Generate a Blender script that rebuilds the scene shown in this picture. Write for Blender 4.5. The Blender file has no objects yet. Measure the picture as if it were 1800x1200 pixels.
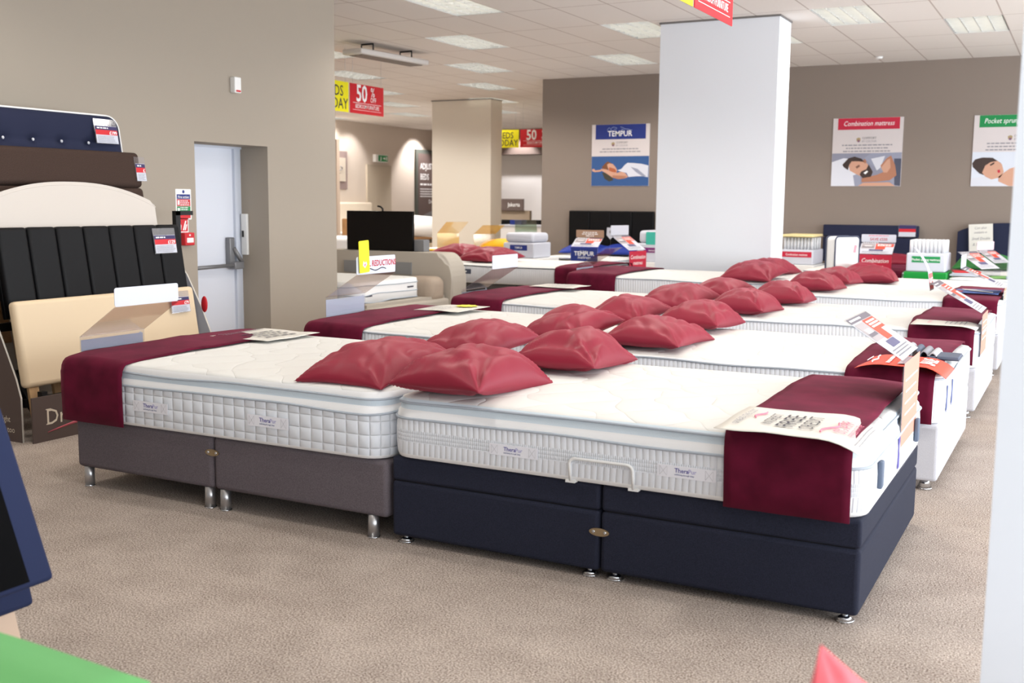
import bpy, bmesh, math, random
from mathutils import Vector, Matrix, noise
random.seed(4)
S = bpy.context.scene
COL = S.collection
V = Vector
PI = math.pi
# ------------------------------------------------------------------ materials
def lin(c):
    return tuple((v/255/12.92 if v/255 <= .04045 else ((v/255+.055)/1.055)**2.4) for v in c)
MATS = {}
def mat(name, c, rough=.6, metal=0, spec=.4, bump=None, sheen=0, var=None, emit=0, coat=0, alpha=1):
    if name in MATS: return MATS[name]
    m = bpy.data.materials.new(name); m.use_nodes = True
    nt = m.node_tree; b = nt.nodes['Principled BSDF']
    rgb = lin(c)
    b.inputs['Base Color'].default_value = (*rgb, 1)
    b.inputs['Roughness'].default_value = rough; b.inputs['Metallic'].default_value = metal
    b.inputs['Specular IOR Level'].default_value = spec
    if sheen:
        b.inputs['Sheen Weight'].default_value = sheen; b.inputs['Sheen Roughness'].default_value = .4
        b.inputs['Sheen Tint'].default_value = (*[min(1, x*3+.1) for x in rgb], 1)
    if coat: b.inputs['Coat Weight'].default_value = coat
    if alpha < 1: b.inputs['Alpha'].default_value = alpha
    if emit:
        b.inputs['Emission Color'].default_value = (*rgb, 1); b.inputs['Emission Strength'].default_value = emit
    tc = nt.nodes.new('ShaderNodeTexCoord')
    if var:
        sc, amt = var
        n = nt.nodes.new('ShaderNodeTexNoise'); n.inputs['Scale'].default_value = sc; n.inputs['Detail'].default_value = 3
        nt.links.new(tc.outputs['Object'], n.inputs['Vector'])
        r = nt.nodes.new('ShaderNodeValToRGB')
        r.color_ramp.elements[0].position = .3; r.color_ramp.elements[1].position = .7
        r.color_ramp.elements[0].color = (*[x*(1-amt) for x in rgb], 1)
        r.color_ramp.elements[1].color = (*[min(1, x*(1+amt)) for x in rgb], 1)
        nt.links.new(n.outputs['Fac'], r.inputs['Fac']); nt.links.new(r.outputs['Color'], b.inputs['Base Color'])
    if bump:
        sc, st, dist = bump
        n = nt.nodes.new('ShaderNodeTexNoise'); n.inputs['Scale'].default_value = sc; n.inputs['Detail'].default_value = 4
        nt.links.new(tc.outputs['Object'], n.inputs['Vector'])
        bp = nt.nodes.new('ShaderNodeBump'); bp.inputs['Strength'].default_value = st; bp.inputs['Distance'].default_value = dist
        nt.links.new(n.outputs['Fac'], bp.inputs['Height']); nt.links.new(bp.outputs['Normal'], b.inputs['Normal'])
    MATS[name] = m; return m

def mnode(nt, op, a, b=None, c=None):
    n = nt.nodes.new('ShaderNodeMath'); n.operation = op
    for i, v in enumerate((a, b, c)):
        if v is None: continue
        if isinstance(v, (int, float)): n.inputs[i].default_value = v
        else: nt.links.new(v, n.inputs[i])
    return n.outputs[0]

def quilt_mat(name, c, kind, depth=.01, strength=.7, rough=.85):
    """white ticking with stitched relief: 'grid' squares, 'rib' upright ribs, 'band' rows of dots, 'wave' quilted top"""
    m = mat(name, c, rough, spec=.2); nt = m.node_tree; b = nt.nodes['Principled BSDF']
    tc = [n for n in nt.nodes if n.type == 'TEX_COORD'][0]
    sp = nt.nodes.new('ShaderNodeSeparateXYZ'); nt.links.new(tc.outputs['Object'], sp.inputs[0])
    s = mnode(nt, 'ADD', sp.outputs[0], sp.outputs[1]); z = sp.outputs[2]
    def ab(v, f, p=.35, ph=0.):
        return mnode(nt, 'POWER', mnode(nt, 'ABSOLUTE', mnode(nt, 'SINE', mnode(nt, 'MULTIPLY_ADD', v, f*PI, ph))), p)
    if kind == 'grid': h = mnode(nt, 'MULTIPLY', ab(s, 1/.063), ab(z, 1/.058, ph=.4))
    elif kind == 'rib': h = ab(s, 1/.026, .5)
    elif kind == 'band': h = mnode(nt, 'MULTIPLY', ab(s, 1/.009, 1), ab(z, 1/.016, .8))
    else:
        nz = nt.nodes.new('ShaderNodeTexNoise'); nz.inputs['Scale'].default_value = 2.2
        nt.links.new(tc.outputs['Object'], nz.inputs['Vector'])
        w = mnode(nt, 'MULTIPLY', nz.outputs['Fac'], .5)
        xx = mnode(nt, 'ADD', sp.outputs[0], w); yy = mnode(nt, 'ADD', sp.outputs[1], w)
        h = mnode(nt, 'MULTIPLY', ab(mnode(nt, 'ADD', xx, yy), 3.2, .3), ab(mnode(nt, 'SUBTRACT', xx, yy), 3.2, .3))
    bp = nt.nodes.new('ShaderNodeBump'); bp.inputs['Strength'].default_value = strength; bp.inputs['Distance'].default_value = depth
    nt.links.new(h, bp.inputs['Height']); nt.links.new(bp.outputs['Normal'], b.inputs['Normal'])
    return m

def glass_mat(name, c, f=.25, tint=1):
    m = bpy.data.materials.new(name); m.use_nodes = True; nt = m.node_tree
    for n in list(nt.nodes): nt.nodes.remove(n)
    o = nt.nodes.new('ShaderNodeOutputMaterial'); mx = nt.nodes.new('ShaderNodeMixShader')
    t = nt.nodes.new('ShaderNodeBsdfTransparent'); g = nt.nodes.new('ShaderNodeBsdfGlossy'); g.inputs['Roughness'].default_value = .08
    t.inputs[0].default_value = (*lin(c), 1); g.inputs[0].default_value = (.95, .95, .95, 1)
    mx.inputs[0].default_value = f
    nt.links.new(t.outputs[0], mx.inputs[1]); nt.links.new(g.outputs[0], mx.inputs[2]); nt.links.new(mx.outputs[0], o.inputs[0])
    MATS[name] = m; return m

WHITE = mat('white_ticking', (240, 240, 238), .85, spec=.2, bump=(60, .15, .004))
TOP = quilt_mat('quilted_white_top', (229, 229, 226), 'wave', .012, .6)
GRID = quilt_mat('grid_stitched_ticking', (232, 236, 242), 'grid', .012, .8)
RIB = quilt_mat('ribbed_ticking', (232, 235, 240), 'rib', .006, .7)
BAND = quilt_mat('dotted_band', (226, 230, 236), 'band', .003, .8)
PIPING = mat('grey_piping', (176, 184, 194), .7)
MESHB = mat('pale_blue_mesh_band', (214, 226, 234), .8, bump=(220, .3, .003))
TAPE = mat('white_tape', (246, 246, 246), .75)
NAVY = mat('navy_weave', (37, 40, 56), .85, spec=.25, bump=(420, .5, .002), var=(260, .25))
GREYW = mat('grey_weave', (104, 96, 101), .9, spec=.2, bump=(420, .5, .002), var=(260, .2))
LGREYW = mat('light_grey_weave', (200, 200, 206), .9, spec=.2, bump=(420, .4, .002), var=(260, .08))
CHROME = mat('chrome', (215, 218, 222), .13, 1)
BRASS = mat('brushed_brass_plate', (176, 160, 132), .35, 1)
SEAM = mat('dark_seam', (14, 14, 20), .9)
MAROON = mat('maroon_cotton_sateen', (138, 34, 54), .48, spec=.3, sheen=.25, bump=(180, .2, .0015))
VELVET = mat('burgundy_velvet', (90, 18, 42), .8, spec=.1, sheen=.35, var=(7, .3), bump=(90, .15, .002))
PAPER = mat('white_paper', (224, 221, 213), .6)
CARDW = mat('white_card', (204, 207, 218), .5)
INK = mat('dark_ink', (52, 50, 66), .6)
PINKINK = mat('pink_ink', (226, 130, 150), .6)
REDINK = mat('red_ink', (190, 40, 60), .6)
VIOLET = mat('violet_ink', (88, 80, 160), .6)
LVIOLET = mat('pale_violet_ink', (170, 165, 210), .6)
BLUEINK = mat('navy_blue_ink', (34, 52, 128), .5)
RED = mat('red_print', (204, 36, 46), .45)
CRIMSON = mat('crimson_print', (196, 38, 66), .45)
ORANGE = mat('orange_red_print', (226, 84, 64), .5)
YELLOW = mat('yellow_print', (246, 236, 30), .5)
GREEN = mat('green_print', (22, 140, 76), .5)
WINK = mat('white_ink', (248, 248, 248), .5)
GINK = mat('grey_ink', (140, 138, 146), .6)
PEACH = mat('peach_print', (208, 150, 130), .5)
GPRINT = mat('pale_grey_print', (205, 205, 210), .45)
DPRINT = mat('dark_grey_print', (112, 106, 116), .45)
BLACKP = mat('black_plastic', (14, 14, 15), .35)
BLACKM = mat('black_metal', (16, 16, 18), .5)
WOOD = mat('pale_pine', (198, 160, 116), .6, var=(14, .15))
BROWNP = mat('brown_board', (92, 78, 74), .6)
WPLAST = mat('white_plastic', (238, 238, 236), .4)
SKIN = mat('printed_skin', (206, 158, 134), .6)
SKIN2 = mat('printed_skin_tone', (176, 122, 96), .6)
HAIR = mat('printed_dark_hair', (62, 48, 44), .6)
HAIR2 = mat('printed_auburn_hair', (120, 74, 48), .6)
PSKY = mat('printed_blue', (52, 88, 142), .5)
PWHT = mat('printed_white_cloth', (214, 216, 226), .6)
PGRY = mat('printed_grey_cloth', (150, 154, 174), .6)
ACRY = glass_mat('clear_acrylic', (246, 247, 250), .06)
ACRYT = glass_mat('tinted_acrylic', (242, 236, 234), .24)
SLEEVE = glass_mat('clear_sleeve', (245, 245, 250), .12)

# ------------------------------------------------------------------ mesh building
class Fr:
    """a flat frame in the place: origin, right, up"""
    def __init__(s, o, r, u):
        s.o = V(o); s.r = V(r).normalized(); s.u = V(u).normalized(); s.n = s.r.cross(s.u)
    def p(s, a, b, d=0): return s.o + s.r*a + s.u*b + s.n*d

class MB:
    def __init__(s): s.bm = bmesh.new(); s.m = []
    def mi(s, m):
        if m not in s.m: s.m.append(m)
        return s.m.index(m)
    def _set(s, fs, m, smooth=False):
        i = s.mi(m)
        for f in fs: f.material_index = i; f.smooth = smooth
    def box(s, c, d, m, r=0, seg=2, rot=None, smooth=None):
        M = Matrix.Translation(V(c)) @ (rot.to_4x4() if rot else Matrix()) @ Matrix.Diagonal((*d, 1))
        vs = bmesh.ops.create_cube(s.bm, size=1, matrix=M)['verts']
        fs = list({f for v in vs for f in v.link_faces})
        s._set(fs, m)
        if r:
            es = list({e for v in vs for e in v.link_edges})
            o = bmesh.ops.bevel(s.bm, geom=es, offset=r, segments=seg, affect='EDGES', profile=.5)
            s._set(o['faces'], m, True)
            for f in fs:
                if f.is_valid: f.smooth = True
        return s
    def span(s, a, b, m, r=0, seg=2):
        a = V(a); b = V(b); return s.box((a+b)/2, b-a, m, r, seg)
    def cyl(s, p0, p1, r, m, seg=16, r2=None, smooth=True):
        p0 = V(p0); p1 = V(p1); d = p1-p0
        M = Matrix.Translation((p0+p1)/2) @ d.to_track_quat('Z', 'Y').to_matrix().to_4x4()
        vs = bmesh.ops.create_cone(s.bm, cap_ends=True, segments=seg, radius1=r, radius2=r if r2 is None else r2, depth=d.length, matrix=M)['verts']
        fs = list({f for v in vs for f in v.link_faces}); s._set(fs, m)
        for f in fs: f.smooth = smooth and len(f.verts) == 4
        return s
    def ball(s, c, r, m, sc=(1, 1, 1), seg=14):
        M = Matrix.Translation(V(c)) @ Matrix.Diagonal((*sc, 1))
        vs = bmesh.ops.create_uvsphere(s.bm, u_segments=seg, v_segments=seg//2+2, radius=r, matrix=M)['verts']
        s._set(list({f for v in vs for f in v.link_faces}), m, True); return s
    def poly(s, pts, m):
        f = s.bm.faces.new([s.bm.verts.new(V(p)) for p in pts]); s._set([f], m); return s
    def art(s, fr, pts, m, d=.001):
        return s.poly([fr.p(a, b, d) for a, b in pts], m)
    def rect(s, fr, a0, b0, a1, b1, m, d=.001):
        return s.art(fr, [(a0, b0), (a1, b0), (a1, b1), (a0, b1)], m, d)
    def slab(s, fr, pts, t, m, edge=None):
        """outline in a frame given thickness t (behind the frame plane)"""
        A = [s.bm.verts.new(fr.p(a, b, 0)) for a, b in pts]; B = [s.bm.verts.new(fr.p(a, b, -t)) for a, b in pts]
        s._set([s.bm.faces.new(A), s.bm.faces.new(B[::-1])], m)
        n = len(A)
        s._set([s.bm.faces.new((A[i], B[i], B[(i+1) % n], A[(i+1) % n])) for i in range(n)], edge or m)
        return s
    def text(s, t, fr, a, b, size, m, align='CENTER', bold=0, shear=0, sx=1, d=.0015, serif=0):
        cu = bpy.data.curves.new('letters', 'FONT'); cu.body = t; cu.size = size; cu.align_x = align
        cu.offset = bold*size; cu.shear = shear; cu.resolution_u = 2
        ob = bpy.data.objects.new('letters', cu)
        me = bpy.data.meshes.new_from_object(ob)
        o = fr.p(a, b, d)
        M = Matrix([[fr.r[i]*sx, fr.u[i], fr.n[i], o[i]] for i in range(3)] + [[0, 0, 0, 1]])
        me.transform(M)
        n0 = len(s.bm.faces); s.bm.from_mesh(me); s.bm.faces.ensure_lookup_table()
        s._set(s.bm.faces[n0:], m)
        bpy.data.objects.remove(ob); bpy.data.curves.remove(cu); bpy.data.meshes.remove(me)
        return s
    def rows(s, fr, a0, a1, b, n, gap, m, h=None, center=False, d=.0015):
        """lines of print too small to read"""
        h = h or gap*.35
        for k in range(n):
            cut = random.uniform(.0, .18)*(a1-a0)
            x = a0 + (cut/2 if center else 0); e = a1 - (cut/2 if center else cut)
            while x < e:
                w = random.uniform(.6, 2.2)*h*2
                s.rect(fr, x, b-k*gap, min(x+w, e), b-k*gap+h, m, d); x += w+h*.7
        return s
    def tube(s, path, r, m, seg=10, closed=False):
        P = [V(p) for p in path]; n = len(P); rings = []
        for i, p in enumerate(P):
            t = ((P[(i+1) % n]-P[i-1]) if closed else (P[min(i+1, n-1)]-P[max(i-1, 0)])).normalized()
            q = t.to_track_quat('Z', 'Y').to_matrix()
            rings.append([s.bm.verts.new(p + q @ V((math.cos(2*PI*k/seg)*r, math.sin(2*PI*k/seg)*r, 0))) for k in range(seg)])
        fs = []
        for i in range(n if closed else n-1):
            a, b = rings[i], rings[(i+1) % n]
            # match ring twist
            off = min(range(seg), key=lambda o: (a[0].co-b[o].co).length)
            fs += [s.bm.faces.new((a[k], a[(k+1) % seg], b[(k+1+off) % seg], b[(k+off) % seg])) for k in range(seg)]
        if not closed: fs += [s.bm.faces.new(rings[0][::-1]), s.bm.faces.new(rings[-1])]
        s._set(fs, m, True); return s
    def sheet(s, rows, m, t=.004, smooth=True, back=None):
        """a grid of points (rows of equal length) made into a thin solid sheet"""
        R = len(rows); C = len(rows[0]); P = [[V(p) for p in r] for r in rows]
        N = [[None]*C for _ in range(R)]
        for i in range(R):
            for j in range(C):
                du = P[min(i+1, R-1)][j]-P[max(i-1, 0)][j]; dv = P[i][min(j+1, C-1)]-P[i][max(j-1, 0)]
                N[i][j] = du.cross(dv).normalized()
        T = [[s.bm.verts.new(P[i][j]) for j in range(C)] for i in range(R)]
        B = [[s.bm.verts.new(P[i][j]-N[i][j]*t) for j in range(C)] for i in range(R)]
        f1 = []; f2 = []
        for i in range(R-1):
            for j in range(C-1):
                f1.append(s.bm.faces.new((T[i][j], T[i+1][j], T[i+1][j+1], T[i][j+1])))
                f2.append(s.bm.faces.new((B[i][j], B[i][j+1], B[i+1][j+1], B[i+1][j])))
        ring = [(i, 0) for i in range(R)]+[(R-1, j) for j in range(1, C)]+[(i, C-1) for i in range(R-2, -1, -1)]+[(0, j) for j in range(C-2, 0, -1)]
        for k in range(len(ring)):
            a = ring[k]; b = ring[(k+1) % len(ring)]
            f2.append(s.bm.faces.new((T[a[0]][a[1]], B[a[0]][a[1]], B[b[0]][b[1]], T[b[0]][b[1]])))
        s._set(f1, m, smooth); s._set(f2, back or m, smooth); return s
    def build(s, name, parent=None, local=False, normals=True, **props):
        """ONE mesh object; coordinates are in the place unless local (then in the parent's own frame)"""
        if normals: bmesh.ops.recalc_face_normals(s.bm, faces=s.bm.faces[:])
        me = bpy.data.meshes.new(name)
        if parent is None and not local:
            xs = [v.co for v in s.bm.verts]
            o = V(((min(v.x for v in xs)+max(v.x for v in xs))/2, (min(v.y for v in xs)+max(v.y for v in xs))/2, min(v.z for v in xs)))
        elif not local:
            o = V((0, 0, 0)); q = parent
            while q: o += q.location; q = q.parent
        else: o = V((0, 0, 0))
        bmesh.ops.translate(s.bm, verts=s.bm.verts[:], vec=-o)
        s.bm.to_mesh(me); s.bm.free()
        for m in s.m: me.materials.append(m)
        ob = bpy.data.objects.new(name, me); COL.objects.link(ob)
        if parent: ob.parent = parent
        elif not local: ob.location = o
        for k, v in props.items(): ob[k] = v
        return ob

def flat(mb, name, parent, **p):
    """print on a surface: keep the faces as drawn"""
    return mb.build(name, parent, normals=False, **p)
def tag(o, label, cat, group=None):
    o['label'] = label; o['category'] = cat
    if group: o['group'] = group
    return o
def thing(name, label, cat, loc, group=None, rz=0):
    o = bpy.data.objects.new(name, None); COL.objects.link(o); o.location = loc; o.rotation_euler = (0, 0, rz)
    o.empty_display_size = .1
    return tag(o, label, cat, group)
def struct(mb, name, **k):
    o = mb.build(name, **k); o['kind'] = 'structure'; return o
def wob(t, seed, n=3):
    return sum(math.sin(t*(1.7+1.3*k)+seed*(k+1.7))/(k+1) for k in range(n))/1.8
# ------------------------------------------------------------------ camera
cam = bpy.data.cameras.new('camera'); co = bpy.data.objects.new('camera', cam); COL.objects.link(co)
A_, B_, C_ = V((.88441, .46669, .00848)), V((-.0668, .1087, .9918)), V((-.46193, .87772, -.12734))
C_.normalize(); A_ = (A_ - C_*A_.dot(C_)).normalized(); B_ = A_.cross(C_)
co.matrix_world = Matrix([[A_[i], B_[i], -C_[i], (0, 0, 1.45)[i]] for i in range(3)]+[[0, 0, 0, 1]])
cam.sensor_width = 36; cam.lens = 1902.76/1800*36; cam.clip_start = .05; cam.clip_end = 200
cam.dof.use_dof = True; cam.dof.focus_distance = 5.6; cam.dof.aperture_fstop = 3.5
S.camera = co
S.view_settings.view_transform = 'Standard'; S.view_settings.look = 'None'
S.view_settings.gamma = 1; S.view_settings.use_curve_mapping = False

# ------------------------------------------------------------------ the room
H = 3.5
OLIVE = mat('taupe_wall_paint', (166, 156, 143), .9, spec=.15, bump=(150, .12, .002))
OLIVE2 = mat('taupe_back_wall_paint', (140, 128, 119), .9, spec=.15, bump=(150, .12, .002))
CREAMW = mat('cream_wall_paint', (214, 202, 190), .9, spec=.15)
PALEW = mat('white_wall_paint', (235, 234, 234), .9, spec=.15)
PILW = mat('white_pillar_paint', (232, 236, 242), .85, spec=.2)
PILC = mat('cream_pillar_paint', (234, 228, 216), .85, spec=.2)
carpet = bpy.data.materials.new('beige_flecked_carpet'); carpet.use_nodes = True
nt = carpet.node_tree; b = nt.nodes['Principled BSDF']; b.inputs['Roughness'].default_value = 1; b.inputs['Specular IOR Level'].default_value = .08
tc = nt.nodes.new('ShaderNodeTexCoord')
n1 = nt.nodes.new('ShaderNodeTexNoise'); n1.inputs['Scale'].default_value = 150; n1.inputs['Detail'].default_value = 2
n2 = nt.nodes.new('ShaderNodeTexNoise'); n2.inputs['Scale'].default_value = 5; n2.inputs['Detail'].default_value = 4
for n in (n1, n2): nt.links.new(tc.outputs['Object'], n.inputs['Vector'])
r = nt.nodes.new('ShaderNodeValToRGB')
e = r.color_ramp.elements
e[0].position = .33; e[0].color = (*lin((114, 99, 90)), 1); e[1].position = .66; e[1].color = (*lin((212, 199, 188)), 1)
mx = nt.nodes.new('ShaderNodeMix'); mx.data_type = 'FLOAT'; mx.inputs[0].default_value = .16
nt.links.new(n1.outputs['Fac'], mx.inputs[2]); nt.links.new(n2.outputs['Fac'], mx.inputs[3])
nt.links.new(mx.outputs[0], r.inputs['Fac']); nt.links.new(r.outputs['Color'], b.inputs['Base Color'])
bp = nt.nodes.new('ShaderNodeBump'); bp.inputs['Strength'].default_value = .6; bp.inputs['Distance'].default_value = .006
nt.links.new(n1.outputs['Fac'], bp.inputs['Height']); nt.links.new(bp.outputs['Normal'], b.inputs['Normal'])

struct(MB().span((-18, -5, -.1), (5, 32, 0), carpet), 'floor')
# suspended ceiling: tiles 0.6 x 1.2 with openings where the light fittings sit
GX, GY, TX, TY = -2.747, 11.89, .6, 1.2
LIGHTS = [(0, 0), (2, 1), (-2, 1), (-4, 0), (-6, 2), (-6, -2), (-8, 0), (-10, 2), (-12, 4), (-12, 0), (-14, 2), (-16, 4), (-18, 6), (-20, 8), (-14, 6), (-16, 8), (-24, 8), (-22, 4), (-18, 2),
          (-1, -3), (-3, -5), (1, -5), (-5, -7), (-8, -4), (3, -7), (-1, -8)]
tile = mat('mineral_fibre_tile', (228, 222, 216), .95, spec=.1, bump=(300, .15, .001))
nt = tile.node_tree; b = nt.nodes['Principled BSDF']
tcn = nt.nodes.new('ShaderNodeNewGeometry'); sp = nt.nodes.new('ShaderNodeSeparateXYZ'); nt.links.new(tcn.outputs['Position'], sp.inputs[0])
def gridline(v, o, t, w):
    f = mnode(nt, 'FRACT', mnode(nt, 'DIVIDE', mnode(nt, 'SUBTRACT', v, o-40*t), t))
    d = mnode(nt, 'MINIMUM', f, mnode(nt, 'SUBTRACT', 1.0, f))
    return mnode(nt, 'LESS_THAN', d, w/t/2)
ln = mnode(nt, 'MAXIMUM', gridline(sp.outputs[0], GX, TX, .016), gridline(sp.outputs[1], GY, TY, .016))
mc = nt.nodes.new('ShaderNodeMix'); mc.data_type = 'RGBA'; nt.links.new(ln, mc.inputs[0])
mc.inputs[6].default_value = (*lin((228, 222, 216)), 1); mc.inputs[7].default_value = (*lin((186, 174, 166)), 1)
nt.links.new(mc.outputs[2], b.inputs['Base Color'])
c = MB(); holes = set(LIGHTS)
for j in range(-15, 17):
    i = -26
    while i < 13:
        if (i, j) in holes: i += 1; continue
        k = i
        while k < 13 and (k, j) not in holes: k += 1
        c.poly([(GX+i*TX, GY+j*TY, H), (GX+i*TX, GY+(j+1)*TY, H), (GX+k*TX, GY+(j+1)*TY, H), (GX+k*TX, GY+j*TY, H)], tile); i = k
ceil = c.build('ceiling', normals=False); ceil['kind'] = 'structure'
struct(MB().span((-19, -6, H+.25), (6, 33, H+.35), tile), 'ceiling_slab')

# walls
WX = -6.85
w = MB()
w.span((WX-.85, -5, 0), (WX, 7.1, H), OLIVE).span((WX-.85, 8.05, 0), (WX, 9.1, H), OLIVE).span((WX-.85, 7.1, 1.95), (WX, 8.05, H), OLIVE).span((WX-.85, 7.1, 0), (WX-.42, 8.05, 1.95), OLIVE)
struct(w, 'wall_left')
struct(MB().span((-17.2, 8.9, 0), (WX-.85, 9.1, H), CREAMW), 'wall_rear_of_left')
struct(MB().span((-8.22, 16.65, 0), (5, 16.85, H), OLIVE2), 'wall_back')
struct(MB().span((-8.22, 16.85, 0), (-8.0, 28, H), CREAMW), 'wall_return')
struct(MB().span((-17.25, 9.1, 0), (-17.05, 28.2, H), CREAMW), 'wall_far_left')
struct(MB().span((-17.25, 28, 0), (-8, 28.2, H), PALEW), 'wall_far_end')
struct(MB().span((-17.05, 27.5, 2.8), (-8.22, 28, H), mat('brown_bulkhead_paint', (112, 98, 92), .8)), 'wall_far_bulkhead')
struct(MB().span((-14.36, 18.9, 0), (-14.2, 19.0, 2.75), mat('beige_partition_paint', (190, 172, 156), .8)), 'partition')
def pillar(name, x0, x1, y0, y1, m):
    p = struct(MB().span((x0, y0, 0), (x1, y1, H), m), name)
    MB().span((x0-.012, y0-.012, H-.02), (x1+.012, y1+.012, H-.001), mat('ceiling_trim', (120, 116, 114), .6)).build('ceiling_trim', p)
pillar('pillar', -4.455, -3.09, 12.05, 12.56, PILW)
pillar('pillar.001', -12.0, -10.62, 19.2, 19.66, PILC)
pillar('pillar.002', -.14, .35, 2.5, 2.95, PILW)

# the escape door in its recess
d = MB(); DX = -7.2
d.span((DX-.05, 7.1, .01), (DX, 7.95, 1.93), mat('white_door_paint', (220, 224, 234), .45))
door = struct(d, 'door_1')
dfm = mat('white_frame_paint', (208, 214, 226), .45)
MB().span((DX-.05, 7.95, 0), (DX+.03, 7.985, 1.93), dfm).span((DX-.05, 7.985, 0), (DX+.015, 8.05, 1.95), dfm).span((DX-.05, 7.1, 1.93), (DX+.03, 8.05, 1.95), dfm).build('door_frame', door)
gm = mat('grey_metal', (128, 128, 130), .4, .4)
pb = MB().span((DX+.001, 7.83, .83), (DX+.06, 7.90, 1.10), gm, .01)
pb.tube([(DX+.09, 7.12, .83), (DX+.09, 7.96, .84)], .018, gm).span((DX+.03, 7.84, .80), (DX+.11, 7.97, .87), gm, .01)
pb.tube([(DX+.06, 7.88, 1.0), (DX+.09, 7.96, .86)], .02, gm)
pb.build('panic_bar', door)
MB().span((DX+.001, 7.14, 1.08), (DX+.05, 7.4, 1.15), WPLAST, .008).span((DX+.001, 7.14, 1.03), (DX+.02, 7.34, 1.05), WPLAST).build('door_closer', door, label='cream closer box on the door leaf')
MB().span((WX-.32, 8.02, .93), (WX-.25, 8.049, 1.32), WPLAST, .004).span((WX-.30, 8.008, 1.1), (WX-.285, 8.02, 1.16), BLACKP).build('latch_plate', door)

# light fittings: recessed, aluminium louvre of 4 x 8 cells in front of bright tubes
LAMPC = mat('fluorescent_tube', (255, 244, 226), .5, emit=6.5)
ALU = mat('bright_aluminium_louvre', (205, 208, 210), .3, .7)
HOUSE = mat('white_light_housing', (235, 235, 232), .5)
def make_light():
    t = thing('ceiling_light', '', 'ceiling light', (0, 0, H), 'recessed louvre lights in the tiled ceiling')
    h = MB(); X, Y, D = TX/2, TY/2, .11
    h.poly([(-X, -Y, D), (X, -Y, D), (X, Y, D), (-X, Y, D)], HOUSE)
    for a, b2 in (((-X, -Y), (X, -Y)), ((X, -Y), (X, Y)), ((X, Y), (-X, Y)), ((-X, Y), (-X, -Y))):
        h.poly([(*a, 0), (*b2, 0), (*b2, D), (*a, D)], HOUSE)
    h.build('housing', t, local=True)
    l = MB()
    for k in range(5): l.span((-X+.008+k*(TX-.022)/4, -Y+.004, .004), (-X+.014+k*(TX-.022)/4, Y-.004, .07), ALU)
    for k in range(9): l.span((-X+.006, -Y+.004+k*(TY-.014)/8, .004), (X-.006, -Y+.010+k*(TY-.014)/8, .066), ALU)
    l.build('louvre', t, local=True)
    for k in range(4):
        MB().cyl((-X+.08+k*.147, -Y+.03, .082), (-X+.08+k*.147, Y-.03, .082), .013, LAMPC, 8).build('tube', t, local=True)
    return t
def copy_tree(o, parent=None):
    c = o.copy(); COL.objects.link(c)
    if parent: c.parent = parent
    for ch in list(o.children): copy_tree(ch, c)
    return c
LL = ['louvre ceiling light beside the big white pillar top, on its window side', 'louvre ceiling light close to the taupe wall, nearest the window side', 'louvre ceiling light half hidden behind the big white pillar', 'louvre ceiling light touching the aisle side of the big white pillar top',
      'louvre ceiling light before the ceiling edge of the wall with the blue poster', 'largest louvre ceiling light, cut off by the top picture edge', 'louvre ceiling light beside the hanging heater', 'louvre ceiling light beyond the hanging heater, above the cream pillar row',
      'louvre ceiling light just short of the far cream pillar top', 'louvre ceiling light tucked behind the hanging heater at the wall corner', 'louvre ceiling light directly above the yellow hanging sign', 'louvre ceiling light just past the red hanging sign', 'louvre ceiling light in the far hall, second past the red hanging sign',
      'louvre ceiling light in the far hall, third past the red hanging sign', 'louvre ceiling light between the cream pillar top and the taupe wall end', 'louvre ceiling light above the distant yellow and red sign', 'louvre ceiling light against the far cream wall']
l0 = make_light()
for k, (i, j) in enumerate(LIGHTS):
    o = l0 if k == 0 else copy_tree(l0)
    o.location = (GX+(i+.5)*TX, GY+(j+.5)*TY, H)
    o['label'] = LL[k] if k < len(LL) else 'louvre ceiling light out of the picture, lighting the shop floor'
    if k >= len(LL): o['group'] = 'louvre lights over the shop floor out of the picture'

# daylight through the shop windows, warm lamps of the far hall and two added fill spots
def area(name, loc, rot, sx, sy, power, col):
    L = bpy.data.lights.new(name, 'AREA'); L.shape = 'RECTANGLE'; L.size = sx; L.size_y = sy; L.energy = power; L.color = col
    o = bpy.data.objects.new(name, L); COL.objects.link(o); o.location = loc; o.rotation_euler = rot; return o
area('window_daylight', (4.6, 6.5, 1.6), (0, PI/2+.42, 0), 2.7, 19, 1240, (.88, .94, 1))
area('shopfront_daylight', (2.6, -4.6, 1.6), (PI/2+.2, 0, 0), 4, 2.7, 120, (.9, .95, 1))
for i, j in LIGHTS:
    L = bpy.data.lights.new('fitting_light', 'SPOT'); L.energy = (75 if GY+j*TY < 13.5 else 110 if GY+j*TY < 18 else 30 if (i, j) == (-14, 6) else 190) if GY+j*TY > 6 else 65; L.spot_size = 2.7; L.spot_blend = .5; L.color = (1, .95, .89); L.shadow_soft_size = .12
    o = bpy.data.objects.new('fitting_light', L); COL.objects.link(o); o.location = (GX+(i+.5)*TX, GY+(j+.5)*TY, H-.03)
for k, (x, y) in enumerate([(-16.2, 26.3), (-16.2, 23.2), (-14.2, 27.0), (-12.5, 27.0)]):  # last two are no known lamps: fill spots added to brighten the end wall
    L = bpy.data.lights.new('wall_washer_and_fill', 'SPOT'); L.energy = (200, 60, 150, 150)[k]; L.spot_size = 1.5; L.spot_blend = .6; L.color = (1, .95, .93); L.shadow_soft_size = .05
    o = bpy.data.objects.new('wall_washer_and_fill', L); COL.objects.link(o); o.location = (x, y, 3.42)
    o.rotation_euler = ((V((-17.05, y, 2.2)) if k < 2 else V((x, 28, 1.4)))-o.location).to_track_quat('-Z', 'Y').to_euler()
W = bpy.data.worlds.new('daylight'); S.world = W; W.use_nodes = True
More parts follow.
